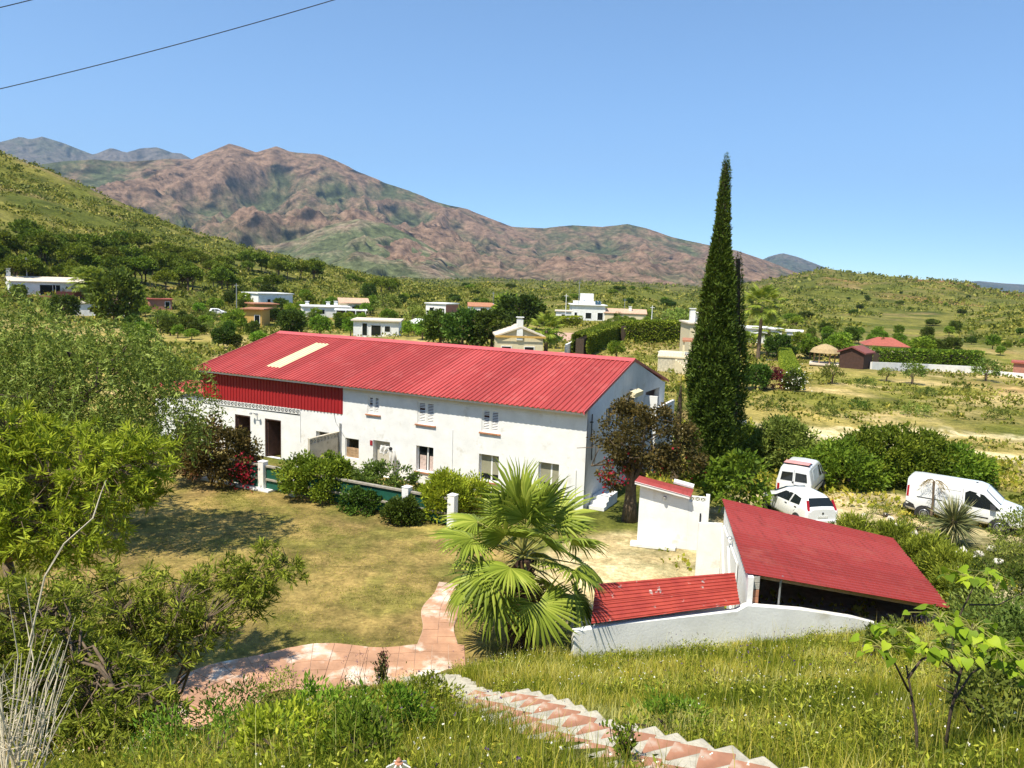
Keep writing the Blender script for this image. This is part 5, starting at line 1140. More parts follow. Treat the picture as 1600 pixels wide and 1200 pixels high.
# sign board
s_ = spot(1152, 722); T = thing('sign_board', (s_[0], s_[1], 0), R(35), 'blank white board on posts behind the cypress', 'board')
B().box(-.55, .55, -.03, .03, .9, 2.6).put('board', white_paint, T)
for x_ in (-.45, .45): B().box(x_ - .04, x_ + .04, .031, .11, 0, 2.3).put('post', grey_metal, T)
# lantern top at the bottom edge
lq = at(623, 1190, 3.9); T = thing('garden_lantern', (lq[0], lq[1], gz(lq[0], lq[1])), 0, 'glass garden lantern with copper finial at the bottom edge', 'lantern'); zt = lq[2] - .02 - T.location[2]
B().tube([(0, 0, 0), (0, 0, zt - .22)], .02, 8).put('post', black_plastic, T)
glass_m, n_g, b_g = newmat('lantern_glass'); b_g.inputs['Base Color'].default_value = (.8, .85, .82, 1); b_g.inputs['Roughness'].default_value = .05; b_g.inputs['Transmission Weight'].default_value = .92; b_g.inputs['IOR'].default_value = 1.2
B().lathe([(.045, zt - .2), (.075, zt - .12), (.08, zt - .06), (.06, zt - .015), (.02, zt + .006)], 16).put('globe', glass_m, T, smooth=True)
b = B()
for i in range(6):
    a_ = i * math.pi / 3; b.tube([(math.cos(a_) * r_, math.sin(a_) * r_, z_) for r_, z_ in ((.048, zt - .2), (.079, zt - .12), (.084, zt - .06), (.063, zt - .013), (.02, zt + .01))], .004, 5)
b.put('ribs', white_paint, T); B().lathe([(.022, zt + .005), (.024, zt + .014), (.012, zt + .02), (.014, zt + .03), (.003, zt + .045)], 10).put('finial', terra, T)
# overhead cables
cm = plain('black_cable', (0.02, 0.02, 0.022), 0.6)
for i, (P0, P1, sg, lb) in enumerate(((at(-260, 195, 20), at(760, -75, 20), .25, 'thin black overhead cable crossing the upper left sky'), (at(-150, 44, 19), at(160, -30, 19), .05, 'second thin overhead cable in the top left corner'))):
    pts = [P0 * (1 - u) + P1 * u - np.array([0, 0, sg * 4 * u * (1 - u)]) for u in np.linspace(0, 1, 24)]; B().tube(pts, .011, 5).put('overhead_cable', cm, label=lb, cat='cable')

# ------------------------------------------------------------------ vehicles
car_white = newmat('car_white')[0]; bb = car_white.node_tree.nodes['Principled BSDF']; bb.inputs['Base Color'].default_value = (.78, .79, .79, 1); bb.inputs['Roughness'].default_value = .28; bb.inputs['Coat Weight'].default_value = .6; bb.inputs['Coat Roughness'].default_value = .08
tyre_m = plain('tyre', (0.02, 0.02, 0.02), .85); rim_m = plain('rim', (0.40, 0.41, 0.42), .35, .7); lamp_red = plain('tail_lamp', (0.35, 0.008, 0.012), .25, spec=.6); trim_m = plain('black_trim', (0.03, 0.03, 0.032), .65); lamp_clear = plain('head_lamp', (.6, .62, .65), .15, .2); plate_m = plain('plate', (.7, .7, .66), .6); pink_m = plain('pink_roof_board', (.66, .30, .28), .6)
class Car:
    def __init__(s, name, loc, head, stations, label, length):
        s.T = thing(name, loc, math.atan2(head[1], head[0]), label, 'car' if 'car' in name else 'van'); s.st = np.array(stations, float); st = s.st
        s.rows = []
        for X, zb, zm, zr, wb, wm, wr in st:
            s.rows.append([(X, 0, zb), (X, wb * .88, zb), (X, wb, zb + .10), (X, (wb + wm) / 2 + .03, (zb + zm) / 2), (X, wm, zm), (X, wr, zr - .11), (X, wr - .05, zr - .045), (X, wr - .16, zr - .01), (X, 0, zr + .015)])
        k = len(s.rows[0]); V = []; F = []
        for r_ in s.rows: V += r_ + [(a_, -b_, c_) for a_, b_, c_ in r_[1:-1]]
        m_ = 2 * k - 2; ring = list(range(k)) + list(range(m_ - 1, k - 1, -1))
        for i in range(len(st) - 1):
            for j in range(m_):
                a_, c_ = ring[j], ring[(j + 1) % m_]; F.append((i * m_ + a_, i * m_ + c_, (i + 1) * m_ + c_, (i + 1) * m_ + a_))
        F.append(tuple(ring)[::-1]); F.append(tuple((len(st) - 1) * m_ + r_ for r_ in ring))
        s.body = put('body', M('body', V, F, smooth=True), car_white, s.T)
        md = s.body.modifiers.new('b', 'BEVEL'); md.width = .035; md.segments = 3; md.limit_method = 'ANGLE'; md.angle_limit = R(32)
        s.body.modifiers.new('wn', 'WEIGHTED_NORMAL')
    def val(s, X): return [np.interp(X, s.st[:, 0], s.st[:, i]) for i in range(1, 7)]
    def side(s, X, f, sg, off=.012):
        """point on the flank: f 0..1 belt to roof edge, f -1..0 sill to belt"""
        zb, zm, zr, wb, wm, wr = s.val(X)
        if f >= 0: y = wm + (wr - wm) * f; z = zm + (zr - .11 - zm) * f
        else: y = np.interp(f, [-1, -.5, 0], [wb, (wb + wm) / 2 + .03, wm]); z = zm + (zm - zb - .10) * f
        return (X, sg * (y + off), z)
    def panel(s, name, poly, sg, mat, off=.012, parent=None):
        V = [s.side(x_, f, sg, off) for x_, f in poly]; V2 = [(a_, b_ - sg * (.02 + off), c_) for a_, b_, c_ in V]; n = len(V)
        F = [tuple(range(n)) if sg < 0 else tuple(range(n))[::-1]] + [(i, (i + 1) % n, n + (i + 1) % n, n + i) for i in range(n)]
        return put(name, M(name, V + V2, F), mat, parent or s.T)
    def quad(s, name, pts, mat, parent=None, t=.014):
        P = np.array(pts, float); nrm = np.cross(P[1] - P[0], P[2] - P[0]); nrm /= np.linalg.norm(nrm); n = len(P); V = np.concatenate([P + nrm * t, P - nrm * .02])
        return put(name, M(name, V, [tuple(range(n))] + [((i + 1) % n, i, n + i, n + (i + 1) % n) for i in range(n)]), mat, parent or s.T)
    def wheel(s, X, r_, wdt=.18):
        zb, zm, zr, wb, wm, wr = s.val(X)
        for sg in (1, -1):
            arch = B(); n = 18; pts = [(X + math.cos(math.pi * i / n) * (r_ + .07), r_ + math.sin(math.pi * i / n) * (r_ + .06)) for i in range(n + 1)] + [(X - r_ - .07, .18), (X + r_ + .07, .18)]
            arch.prism(pts, sg * (wb + .045) if sg > 0 else -(wb + .045) - .002, 1, .002 if sg > 0 else .002); V = np.array(arch.V)
            put('wheel_arch', M('wheel_arch', V, arch.F), trim_m, s.T)  # dark panel laid on the flank for the shaded wheel well
            w_ = B().lathe([(r_ * .55, -wdt / 2), (r_ * .93, -wdt / 2), (r_, -wdt / 3), (r_, wdt / 3), (r_ * .93, wdt / 2), (r_ * .55, wdt / 2)], 24).put('wheel', tyre_m, s.T, smooth=True, loc=(X, sg * (wb + .055 - wdt / 2 + .03), r_), rot=(R(90), 0, 0))
            B().lathe([(.02, -wdt / 2 - .012), (r_ * .3, -wdt / 2 - .004), (r_ * .5, -wdt / 2 + .004), (r_ * .62, -wdt / 2 - .01), (r_ * .62, wdt / 2 + .01), (r_ * .5, wdt / 2 - .004), (r_ * .3, wdt / 2 + .004), (.02, wdt / 2 + .012)], 20).put('rim', rim_m, w_, smooth=True)
    def seam(s, pts, sg): s.T; b = B().tube([s.side(x_, f, sg, .002) for x_, f in pts], .007, 4); return b.put('seam', trim_m, s.body)
# small high-roofed van seen from behind
hd = np.array([.53, .85]); hd = hd / np.linalg.norm(hd)
pv_ = (spot(1213, 780) + spot(1262, 790)) / 2
v1 = Car('small_van', (pv_[0], pv_[1], 0), hd, [(0, .36, .98, 1.66, .76, .80, .66), (.06, .32, 1.0, 1.76, .80, .84, .69), (.5, .30, 1.02, 1.83, .82, .86, .70), (2.3, .28, 1.02, 1.84, .82, .86, .70), (2.75, .28, 1.0, 1.72, .82, .86, .69), (3.42, .28, .98, 1.20, .82, .85, .72), (3.95, .30, .82, 1.0, .80, .82, .68), (4.1, .36, .7, .82, .72, .72, .60)], 'small white van with pink board on its roof parked facing away', 4.1)
for sg, nm in ((1, 'rear_window'), (-1, 'rear_window')):
    v1.quad(nm, [(-.0, sg * .06, 1.08), (-.0, sg * .06, 1.52), (.0, sg * .58, 1.50), (.0, sg * .64, 1.08)][::(1 if sg > 0 else -1)], dark_glass, t=.012)
v1.quad('handle_bar', [(0, -.04, .86), (0, -.04, .91), (0, -.58, .91), (0, -.58, .86)][::-1], trim_m); v1.quad('door_handle', [(0, .0, .98), (0, .0, 1.06), (0, .08, 1.06), (0, .08, .98)], trim_m)
v1.quad('plate', [(0, .12, .62), (0, .12, .73), (0, .60, .73), (0, .60, .62)], plate_m)
B().box(-.09, .12, -.80, .80, .30, .50).put('bumper', trim_m, v1.T, bevel=.04); B().tube([(-.004, 0, .5), (-.004, 0, 1.66)], .007, 4).put('door_seam', trim_m, v1.T)
for sg in (1, -1):
    v1.quad('tail_light', [(0, sg * .66, .58), (0, sg * .66, .88), (0, sg * .77, .88), (0, sg * .77, .58)][::(1 if sg > 0 else -1)], lamp_red)
    v1.panel('side_window', [(2.0, .12), (2.0, .9), (2.62, .88), (3.2, .18)], sg, dark_glass); v1.panel('side_panel', [(.6, .12), (.62, .88), (1.75, .88), (1.75, .12)], sg, plain('pale_panel', (.55, .60, .62), .3), .008)
    v1.panel('mirror', [(2.95, .1), (2.95, .32), (3.15, .32), (3.15, .1)], sg, trim_m, .16); v1.panel('side_trim', [(.75, -.55), (.75, -.45), (3.0, -.45), (3.0, -.55)], sg, trim_m, .014)
    v1.seam([(1.85, .9), (1.85, 0), (1.85, -.8)], sg)
v1.quad('windscreen', [(2.80, .60, 1.67), (3.40, .66, 1.22), (3.40, -.66, 1.22), (2.80, -.60, 1.67)], blue_glass)
for X in (.75, 3.35): v1.wheel(X, .30)
B().box(.3, .95, -.6, .6, 1.895, 1.925).put('roof_board', pink_m, v1.T, bevel=.01)
for x_ in (.38, .82): B().box(x_, x_ + .05, -.66, .66, 1.84, 1.894).put('roof_bar', trim_m, v1.T)
# hatchback seen from behind left
hd = np.array([-.22, .975])
pv_ = (spot(1256, 826) + spot(1304, 832)) / 2
v2 = Car('hatchback_car', (pv_[0] + .1, pv_[1], 0), hd, [(0, .40, .86, .98, .70, .72, .60), (.10, .30, .92, 1.02, .78, .80, .66), (.42, .26, .95, 1.40, .81, .82, .56), (.75, .24, .94, 1.475, .82, .83, .57), (1.6, .22, .92, 1.49, .82, .83, .57), (2.15, .22, .90, 1.43, .82, .83, .56), (2.95, .22, .88, 1.02, .82, .82, .66), (3.5, .24, .74, .88, .80, .80, .62), (3.82, .34, .60, .68, .66, .66, .52)], 'white hatchback car with dark rear window parked facing away', 3.82)
v2.quad('rear_window', [(.135, -.60, 1.06), (.135, .60, 1.06), (.40, .50, 1.36), (.40, -.50, 1.36)][::-1], dark_glass, t=.02)
for sg in (1, -1):
    v2.quad('tail_light', [(.03, sg * .62, .82), (.03, sg * .73, .82), (.30, sg * .66, 1.30), (.30, sg * .57, 1.28)][::(-1 if sg > 0 else 1)], lamp_red, t=.03)
    v2.panel('side_window', [(.62, .16), (.72, .80), (1.28, .92), (1.30, .10)], sg, dark_glass); v2.panel('side_window', [(1.40, .10), (1.38, .92), (2.0, .90), (2.62, .12)], sg, dark_glass)
    v2.panel('mirror', [(2.35, .08), (2.35, .34), (2.56, .34), (2.56, .08)], sg, trim_m, .17); v2.seam([(1.35, .9), (1.35, 0), (1.33, -.9)], sg); v2.seam([(2.55, .1), (2.6, -.9)], sg); v2.seam([(.6, .1), (.95, -.5)], sg)
    for X in (1.5, .75): v2.panel('door_handle', [(X, -.14), (X, -.08), (X + .16, -.08), (X + .16, -.14)], sg, trim_m, .02)
v2.quad('badge', [(-.0, -.04, .74), (-.0, -.04, .82), (.0, .04, .82), (.0, .04, .74)], trim_m); v2.quad('plate', [(0, -.24, .56), (0, -.24, .66), (0, .24, .66), (0, .24, .56)], plate_m)
B().box(-.05, .14, -.74, .74, .32, .50).put('bumper', car_white, v2.T, bevel=.05); v2.quad('windscreen', [(2.2, .50, 1.42), (2.92, .60, 1.04), (2.92, -.60, 1.04), (2.2, -.50, 1.42)], blue_glass)
for X in (.68, 3.14): v2.wheel(X, .29)
q = hit(326, 492); dup(v2.T, q, R(20), label='white car parked in the village left of the ochre house')
# large panel van, right flank towards the camera
hd = np.array([.80, -.60]); hd = hd / np.linalg.norm(hd); nrm_ = np.array([hd[1], -hd[0]])   # right-hand side
pv_ = spot(1412, 806)[:2] - nrm_ * .86
v3 = Car('panel_van', (pv_[0], pv_[1], 0), hd, [(0, .44, 1.04, 1.86, .85, .89, .79), (.05, .38, 1.05, 1.92, .87, .91, .81), (.4, .34, 1.06, 1.95, .88, .92, .82), (2.7, .32, 1.06, 1.95, .88, .92, .82), (2.98, .32, 1.05, 1.88, .88, .92, .80), (3.62, .32, 1.03, 1.27, .88, .91, .80), (4.30, .34, .94, 1.10, .87, .88, .76), (4.42, .38, .80, .94, .82, .82, .70)], 'large white panel van parked side on behind the yucca', 4.42)
for sg in (1, -1):
    v3.panel('side_window', [(2.28, .06), (2.26, .72), (2.42, .86), (2.95, .80), (3.62, .10), (3.2, -.02), (2.5, -.02)], sg, dark_glass)
    v3.panel('slide_rail', [(.45, -.02), (.45, .03), (1.45, .03), (1.45, -.02)], sg, trim_m, .012); v3.panel('tail_light', [(.03, -.05), (.03, .62), (.11, .66), (.12, -.05)], sg, lamp_red, .014)
    v3.panel('mirror', [(3.25, .1), (3.22, .5), (3.42, .5), (3.45, .1)], sg, trim_m, .2); v3.panel('door_handle', [(2.35, -.18), (2.35, -.11), (2.58, -.11), (2.58, -.18)], sg, trim_m, .02); v3.panel('door_handle', [(1.9, -.18), (1.9, -.11), (2.1, -.11), (2.1, -.18)], sg, trim_m, .02)
    v3.seam([(1.25, .9), (1.25, 0), (1.25, -.85)], sg); v3.seam([(2.18, .9), (2.18, 0), (2.18, -.85)], sg); v3.seam([(3.45, 0), (3.4, -.85)], sg); v3.seam([(1.3, .25), (1.35, .72), (2.1, .72), (2.12, .25), (1.3, .25)], sg); v3.panel('side_trim', [(2.4, -.72), (2.4, -.62), (3.2, -.62), (3.2, -.72)], sg, trim_m, .015)
    v3.panel('head_light', [(3.95, .0), (4.0, .6), (4.3, .3), (4.35, -.3)], sg, lamp_clear, .01)
    v3.panel('corner_bumper', [(.02, -.95), (.02, -.45), (.35, -.62), (.42, -.95)], sg, trim_m, .02)
B().box(-.10, .15, -.84, .84, .36, .60).put('bumper', trim_m, v3.T, bevel=.04); v3.quad('windscreen', [(3.02, .70, 1.84), (3.58, .74, 1.30), (3.58, -.74, 1.30), (3.02, -.70, 1.84)], blue_glass)
B().box(2.55, 2.63, -.03, .03, 1.965, 2.0).put('roof_marker', trim_m, v3.T)
for X in (.80, 3.62): v3.wheel(X, .32, .2)
v3.T.scale = (1.06, 1, 1)

# ------------------------------------------------------------------ village
w_mats = dict(white=white_wall, cream=plain('cream_wall', (.66, .57, .38), .9, var=.06), ochre=plain('ochre_wall', (.58, .36, .10), .9, var=.08), pink=plain('pink_wall', (.42, .19, .13), .9, var=.1), stone=plain('stone_wall', (.55, .50, .38), .95, var=.22, scale=4, bump=.6, bscale=5), brown=plain('brown_boards', (.07, .035, .025), .8, var=.2))
r_mats = dict(terra=plain('roof_tiles', (.42, .19, .105), .9, var=.2, scale=3, bump=.6, bscale=6), flat=plain('flat_roof', (.66, .57, .46), .95, var=.1), red=plain('red_tiles', (.36, .10, .07), .9, var=.15, scale=3), white=white_wall, thatch=plain('thatch', (.42, .31, .16), 1, var=.2, scale=6), brown=plain('brown_roof', (.22, .07, .06), .8), pale=plain('pale_tiles', (.55, .36, .25), .9, var=.15, scale=2))
def cottage(name, px0, px1, pyb, h, d, roof, rmat, wmat, label, rz=0.0, wins=(), chim=(), rise=1.0, over=.3, side_pink=False, cat='house', up=0.0):
    q = hit((px0 + px1) / 2, pyb); dist = math.hypot(q[0], q[1]); wd = (px1 - px0) / 1200 * dist; fz = -math.atan2(q[0], q[1]) + rz
    T = thing(name, (q[0], q[1], q[2] + up), fz, label, cat); W2 = wd / 2; wm = w_mats[wmat]; rm = r_mats[rmat]
    B().box(-W2, W2, 0, d, -2.5, h).put('wall', wm, T)
    if side_pink: B().box(W2 + .004, W2 + .05, .1, d, -1, h - .2).put('side_wall', w_mats['pink'], T)
    if roof == 'flat': B().box(-W2 - over, W2 + over, -over, d + over, h + .003, h + .22).put('roof', rm, T); 
    elif roof == 'gable': B().prism([(-over, h - .12), (d / 2, h + rise), (d + over, h - .12), (d + over, h + .05), (d / 2, h + rise + .18), (-over, h + .05)], -W2 - over, 0, wd + 2 * over).put('roof', rm, T); B().prism([(0, h), (d, h), (d / 2, h + rise - .05)], -W2 + .01, 0, wd - .02).put('gable', wm, T)
    elif roof == 'gable_front': B().prism([(-W2 - over, h - .12), (0, h + rise), (W2 + over, h - .12), (W2 + over, h + .08), (0, h + rise + .2), (-W2 - over, h + .08)], -over, 1, d + 2 * over).put('roof', rm, T); B().prism([(-W2, h), (W2, h), (0, h + rise)], .01, 1, .2).put('gable', wm, T)
    elif roof == 'hip': B().add([(-W2 - over, -over, h), (W2 + over, -over, h), (W2 + over, d + over, h), (-W2 - over, d + over, h), (-W2 * .35, d / 2, h + rise), (W2 * .35, d / 2, h + rise)], [(0, 1, 5, 4), (1, 2, 5), (2, 3, 4, 5), (3, 0, 4), (3, 2, 1, 0)]).put('roof', rm, T)
    for u, z0, ww, hh in wins:
        xc = -W2 + wd * u; f = B().box(xc - ww / 2, xc + ww / 2, -.03, -.004, z0, z0 + hh).put('window', dark_glass, T)
        B().box(xc - ww / 2 - .1, xc - ww / 2 - .002, -.07, -.002, z0 - .1, z0 + hh + .1).box(xc + ww / 2 + .002, xc + ww / 2 + .1, -.07, -.002, z0 - .1, z0 + hh + .1).box(xc - ww / 2 - .002, xc + ww / 2 + .002, -.07, -.002, z0 + hh + .002, z0 + hh + .1).put('frame', white_paint, f)
    for u, v_, hh in chim:
        xc = -W2 + wd * u; c_ = B().box(xc - .4, xc + .4, d * v_ - .4, d * v_ + .4, h - .5, h + hh).put('chimney', white_wall, T); B().box(xc - .5, xc + .5, d * v_ - .5, d * v_ + .5, h + hh + .25, h + hh + .35).box(xc - .3, xc + .3, d * v_ - .3, d * v_ + .3, h + hh + .003, h + hh + .25).put('cap', white_wall, c_)
    return T, wd
t, wd = cottage('bungalow', 32, 118, 462, 3.0, 8, 'gable', 'flat', 'white', 'long white bungalow with pale roof at the far left below the hill', .12, [(.16, 1.3, 1.2, 1.0), (.5, .1, 3.0, 2.2), (.62, .1, 1.4, 2.2)], [(.02, .5, 2.4)], .9)
B().box(wd * .1, wd * .5, -2.2, -2.05, -1, 1.0).put('terrace_rail', r_mats['brown'], t); B().box(-wd * .6, wd * .5, -2.04, -.1, -2, -.1).put('terrace', r_mats['terra'], t)
cottage('low_house', 128, 200, 494, 2.6, 7, 'flat', 'flat', 'white', 'low white house half hidden by trees at the left', 0, [(.3, .9, 1.2, 1.1), (.7, .0, 1.1, 2.0)], [(.98, .3, 4.0)])
cottage('red_shed', 237, 266, 484, 2.2, 4, 'flat', 'red', 'pink', 'small dark red shed with flat roof at the left of the village', .1, [(.8, .3, .9, 1.4)], cat='shed')
cottage('white_block_house', 404, 458, 481, 3.4, 9, 'flat', 'white', 'white', 'white block house above the ochre house', .45, [(.3, 1.2, .8, .9)])
cottage('ochre_house', 382, 408, 511, 3.6, 6, 'flat', 'terra', 'ochre', 'ochre walled house with flat terracotta roof', -.3, [(.75, .2, 1.0, 2.2)], over=.6)
cottage('ochre_wing', 400, 432, 500, 3.4, 6, 'flat', 'terra', 'ochre', 'darker ochre wing with flat roof joined behind the ochre house', .3, [(.7, 1.0, 1.0, 1.1)], over=.5)
cottage('flat_house', 476, 545, 496, 2.4, 8, 'flat', 'white', 'white', 'low white flat roofed house with small chimneys in the village centre', .1, [(.4, .8, 1.2, 1.0)], [(.1, .3, .9), (.55, .3, .9), (.72, .3, 1.1)])
t, wd = cottage('pergola', 526, 570, 502, 2.4, 5, 'flat', 'white', 'brown', 'white roofed pergola next to the low flat house', 0, [], over=.4, cat='pergola')
for i in range(4): B().box(-wd / 2 + i * wd / 3 - .1, -wd / 2 + i * wd / 3 + .1, -.45, -.25, 0, 2.4).put('post', white_paint, t)
cottage('tile_roof_house', 532, 575, 490, 2.6, 7, 'gable', 'pale', 'cream', 'small cream house with tiled roof behind the pergola', .1, [(.5, .8, 1.1, 1.0)])
cottage('white_bungalow', 553, 622, 526, 2.6, 7, 'flat', 'flat', 'white', 'white bungalow with glazed porch just beyond the red roof', -.1, [(.25, .2, .8, 2.0), (.5, .2, 1.6, 1.7), (.75, .9, .9, .9)], over=.4)
t, wd = cottage('canopy', 640, 668, 524, 2.3, 4, 'hip', 'white', 'brown', 'garden canopy with white peaked roof beside the dark trees', 0, [], rise=.9, over=.6, cat='canopy')
cottage('cube_house', 663, 698, 494, 3.2, 7, 'flat', 'white', 'white', 'white cube house with one pink side wall', -.5, [(.3, 1.1, 1.1, 1.1), (.75, 1.0, 1.1, 1.1)], side_pink=True)
cottage('tiled_cottage', 732, 774, 491, 2.4, 6, 'gable', 'terra', 'white', 'white cottage with terracotta tiled roof above the dark trees', .05, [(.5, .1, 1.0, 1.8)], [(.95, .4, 1.0)])
# white modern villa
t, wd = cottage('modern_villa', 893, 945, 501, 4.3, 9, 'flat', 'white', 'white', 'modern white two-storey villa with roof terrace in the valley', .1, [(.12, .4, .7, 1.8), (.5, .6, 1.6, 1.6), (.85, .3, 1.5, 2.0)], over=.5)
B().box(-wd * .42, wd * .38, 1.5, 7, 4.52, 5.4).put('parapet', white_wall, t); B().box(-wd * .22, wd * .16, 2.5, 6, 5.403, 7.6).put('upper_storey', white_wall, t)
for i in (0, 1): B().hexa([(wd * (.2 + .09 * i), .9, 4.6), (wd * (.27 + .09 * i), .9, 4.6), (wd * (.27 + .09 * i), 1.4, 4.6), (wd * (.2 + .09 * i), 1.4, 4.6)], [(wd * (.2 + .09 * i), 1.3, 5.7), (wd * (.27 + .09 * i), 1.3, 5.7), (wd * (.27 + .09 * i), 1.42, 5.7), (wd * (.2 + .09 * i), 1.42, 5.7)]).put('solar_panel', blue_glass, t)
B().box(-wd * .5, wd * .55, -6.5, -.6, -2.5, -.35).put('terrace', r_mats['pale'], t); B().box(-wd * .45, wd * .55, -7.2, -.7, -.32, -.1).put('porch_roof', r_mats['pale'], t)
for i in range(5): B().box(-wd * .44 + i * wd * .22, -wd * .44 + i * wd * .22 + .4, -7.0, -6.6, -3.2, -.33).put('pillar', w_mats['cream'], t)
cottage('annex_house', 868, 892, 503, 2.6, 6, 'flat', 'flat', 'white', 'low white annex left of the modern villa', 0, [(.5, .9, 1, 1)])
cottage('long_tiled_house', 945, 1008, 503, 2.4, 7, 'gable', 'pale', 'cream', 'long low house with pale tiled roof right of the modern villa', .05, [], [(.62, .3, 1.6)])
t, wd = cottage('yellow_house', 776, 848, 560, 2.9, 7, 'gable_front', 'flat', 'cream', 'cream gabled house with yellow trim and tall chimney behind the ridge', .1, [(.2, .9, 1.2, .6), (.7, .9, 1.2, .6)], [(.48, .02, 2.2)], rise=1.1)
B().box(-wd / 2 - .32, wd / 2 + .32, -.34, -.305, 2.72, 2.98).put('yellow_trim', w_mats['ochre'], t)
# paved court and boundary wall of the villa
q = [hit(*p) for p in ((835, 556), (905, 552), (925, 522), (860, 520))]; T = put('paved_court', M('paved_court', [p + np.array([0, 0, .12]) for p in q], [(0, 1, 2, 3)]), plain('court_paving', (.50, .32, .23), .9, var=.1), kind='structure')
def bound_wall(pts, h, lab, mat=white_wall, t=.3, name='boundary_wall'):
    P = [hit(*p) for p in pts]; b = B(); V = []
    T = thing(name, P[0], 0, lab, 'wall')
    for a_, c_ in zip(P[:-1], P[1:]):
        d = unit((c_ - a_)[:2]); nn = np.array([-d[1], d[0]]) * t; o_ = P[0]
        pts4 = [a_[:2], c_[:2], c_[:2] + nn, a_[:2] + nn]; zz = [a_[2], c_[2], c_[2], a_[2]]
        B().hexa([(p[0] - o_[0], p[1] - o_[1], z - o_[2] - 1) for p, z in zip(pts4, zz)], [(p[0] - o_[0], p[1] - o_[1], z - o_[2] + h) for p, z in zip(pts4, zz)]).put('wall', mat, T)
    return T
bound_wall([(885, 556), (915, 540), (945, 524)], 1.6, 'white stepped boundary wall running up to the modern villa')
bound_wall([(1362, 577), (1450, 580), (1533, 584)], 1.0, 'long white garden wall under the clipped hedge at the right')
bound_wall([(1533, 586), (1600, 592), (1660, 596)], .7, 'low pale wall continuing to the right edge of the field')
# terrace villa by the cypress
t, wd = cottage('terrace_villa', 1076, 1112, 556, 4.8, 8, 'flat', 'flat', 'cream', 'cream villa with twin chimneys beside the tall cypress', .2, [], [(.15, .2, 2.0), (.45, .3, 1.4)])
q = hit(1058, 582); dist = math.hypot(q[0], q[1]); T = thing('stone_terrace', q, -math.atan2(q[0], q[1]), 'stone terrace with white outside stairs left of the cypress', 'terrace'); s_ = dist / 1200
B().box(-30 * s_, 40 * s_, 0, 9, -1, 22 * s_).put('wall', w_mats['stone'], T); B().box(-31 * s_, 41 * s_, -.1, 9, 22 * s_ + .003, 24 * s_).put('coping', w_mats['cream'], T)
for i in range(9): B().box(-4 * s_ + i * 3 * s_, -1 * s_ + i * 3 * s_, -1.5, -.01, -1, (20 - i * 2.3) * s_).put('step', w_mats['cream'], T)
b = B()
for i in range(12): b.box(-30 * s_ + i * 4.2 * s_, -29.4 * s_ + i * 4.2 * s_, .1, .2, 24 * s_ + .003, 30 * s_)
b.box(-31 * s_, 18 * s_, .08, .22, 30 * s_ + .003, 31 * s_); b.put('railing', white_paint, T)
pg = B().box(5 * s_, 40 * s_, 2, 7, 46 * s_, 48.5 * s_).put('porch_roof', r_mats['terra'], T)
for x_ in (6, 20, 36): B().box(x_ * s_, (x_ + 3) * s_, 2.2, 2.5, 24 * s_ + .003, 46 * s_ - .003).put('pillar', w_mats['cream'], T)
cottage('white_house', 1170, 1218, 537, 2.8, 7, 'flat', 'white', 'white', 'white house behind the tall slender palm', .2, [(.2, .9, 1, 1), (.6, .9, 1.2, 1)])
cottage('white_house', 1229, 1250, 538, 2.4, 5, 'flat', 'white', 'white', 'small white house with arches right of the slender palm', 0, [(.3, .2, .8, 1.5), (.7, .2, .8, 1.5)])
cottage('red_roof_house', 1357, 1412, 561, 2.2, 7, 'hip', 'red', 'cream', 'house with low red hipped roof behind the clipped hedge', .15, [(.3, .8, 1.0, .9)], rise=1.3)
t, wd = cottage('garden_hut', 1312, 1346, 576, 2.2, 3.2, 'gable_front', 'brown', 'brown', 'dark brown wooden garden hut with red brown roof', -.35, [], rise=.7, cat='hut')
t, wd = cottage('thatched_shelter', 1270, 1304, 573, .2, 3.5, 'flat', 'flat', 'stone', 'round thatched garden shelter left of the brown hut', 0, [], cat='shelter')
B().lathe([(wd * .62, 1.9), (wd * .5, 2.5), (wd * .2, 3.0), (.05, 3.15)], 14, (0, 1.7, 0)).put('thatch', r_mats['thatch'], t)
for i in range(6): B().box(wd * .42 * math.cos(i * 1.05) - .08, wd * .42 * math.cos(i * 1.05) + .08, 1.7 + wd * .42 * math.sin(i * 1.05) - .08, 1.7 + wd * .42 * math.sin(i * 1.05) + .08, .2, 2.3).put('post', raw_wood, t)
cottage('gate_house', 1588, 1620, 592, 2.0, 3, 'flat', 'red', 'pink', 'small reddish gate hut at the right edge of the field', 0, [], cat='hut')
# poles
for px, pyb, hp, lab in ((43, 452, 7, 'thin grey pole behind the long bungalow'), (370, 500, 8, 'thin grey utility pole left of the ochre house'), (770, 488, 6.5, 'thin pole beside the tiled cottage'), (883, 508, 7.5, 'tall white pole left of the modern villa'), (903, 500, 11, 'lattice mast behind the modern villa'), (1017, 520, 6, 'white pole above the dark hedge'), (975, 497, 6, 'thin grey pole on the hillside beyond the villa')):
    q = hit(px, pyb); b = B().tube([(0, 0, -.5), (0, 0, hp)], [.13, .08], 6); b.box(-.5, .5, -.05, .05, hp - .5, hp - .4); b.put('utility_pole', white_paint if 'white' in lab else grey_metal, loc=q, label=lab, cat='pole')

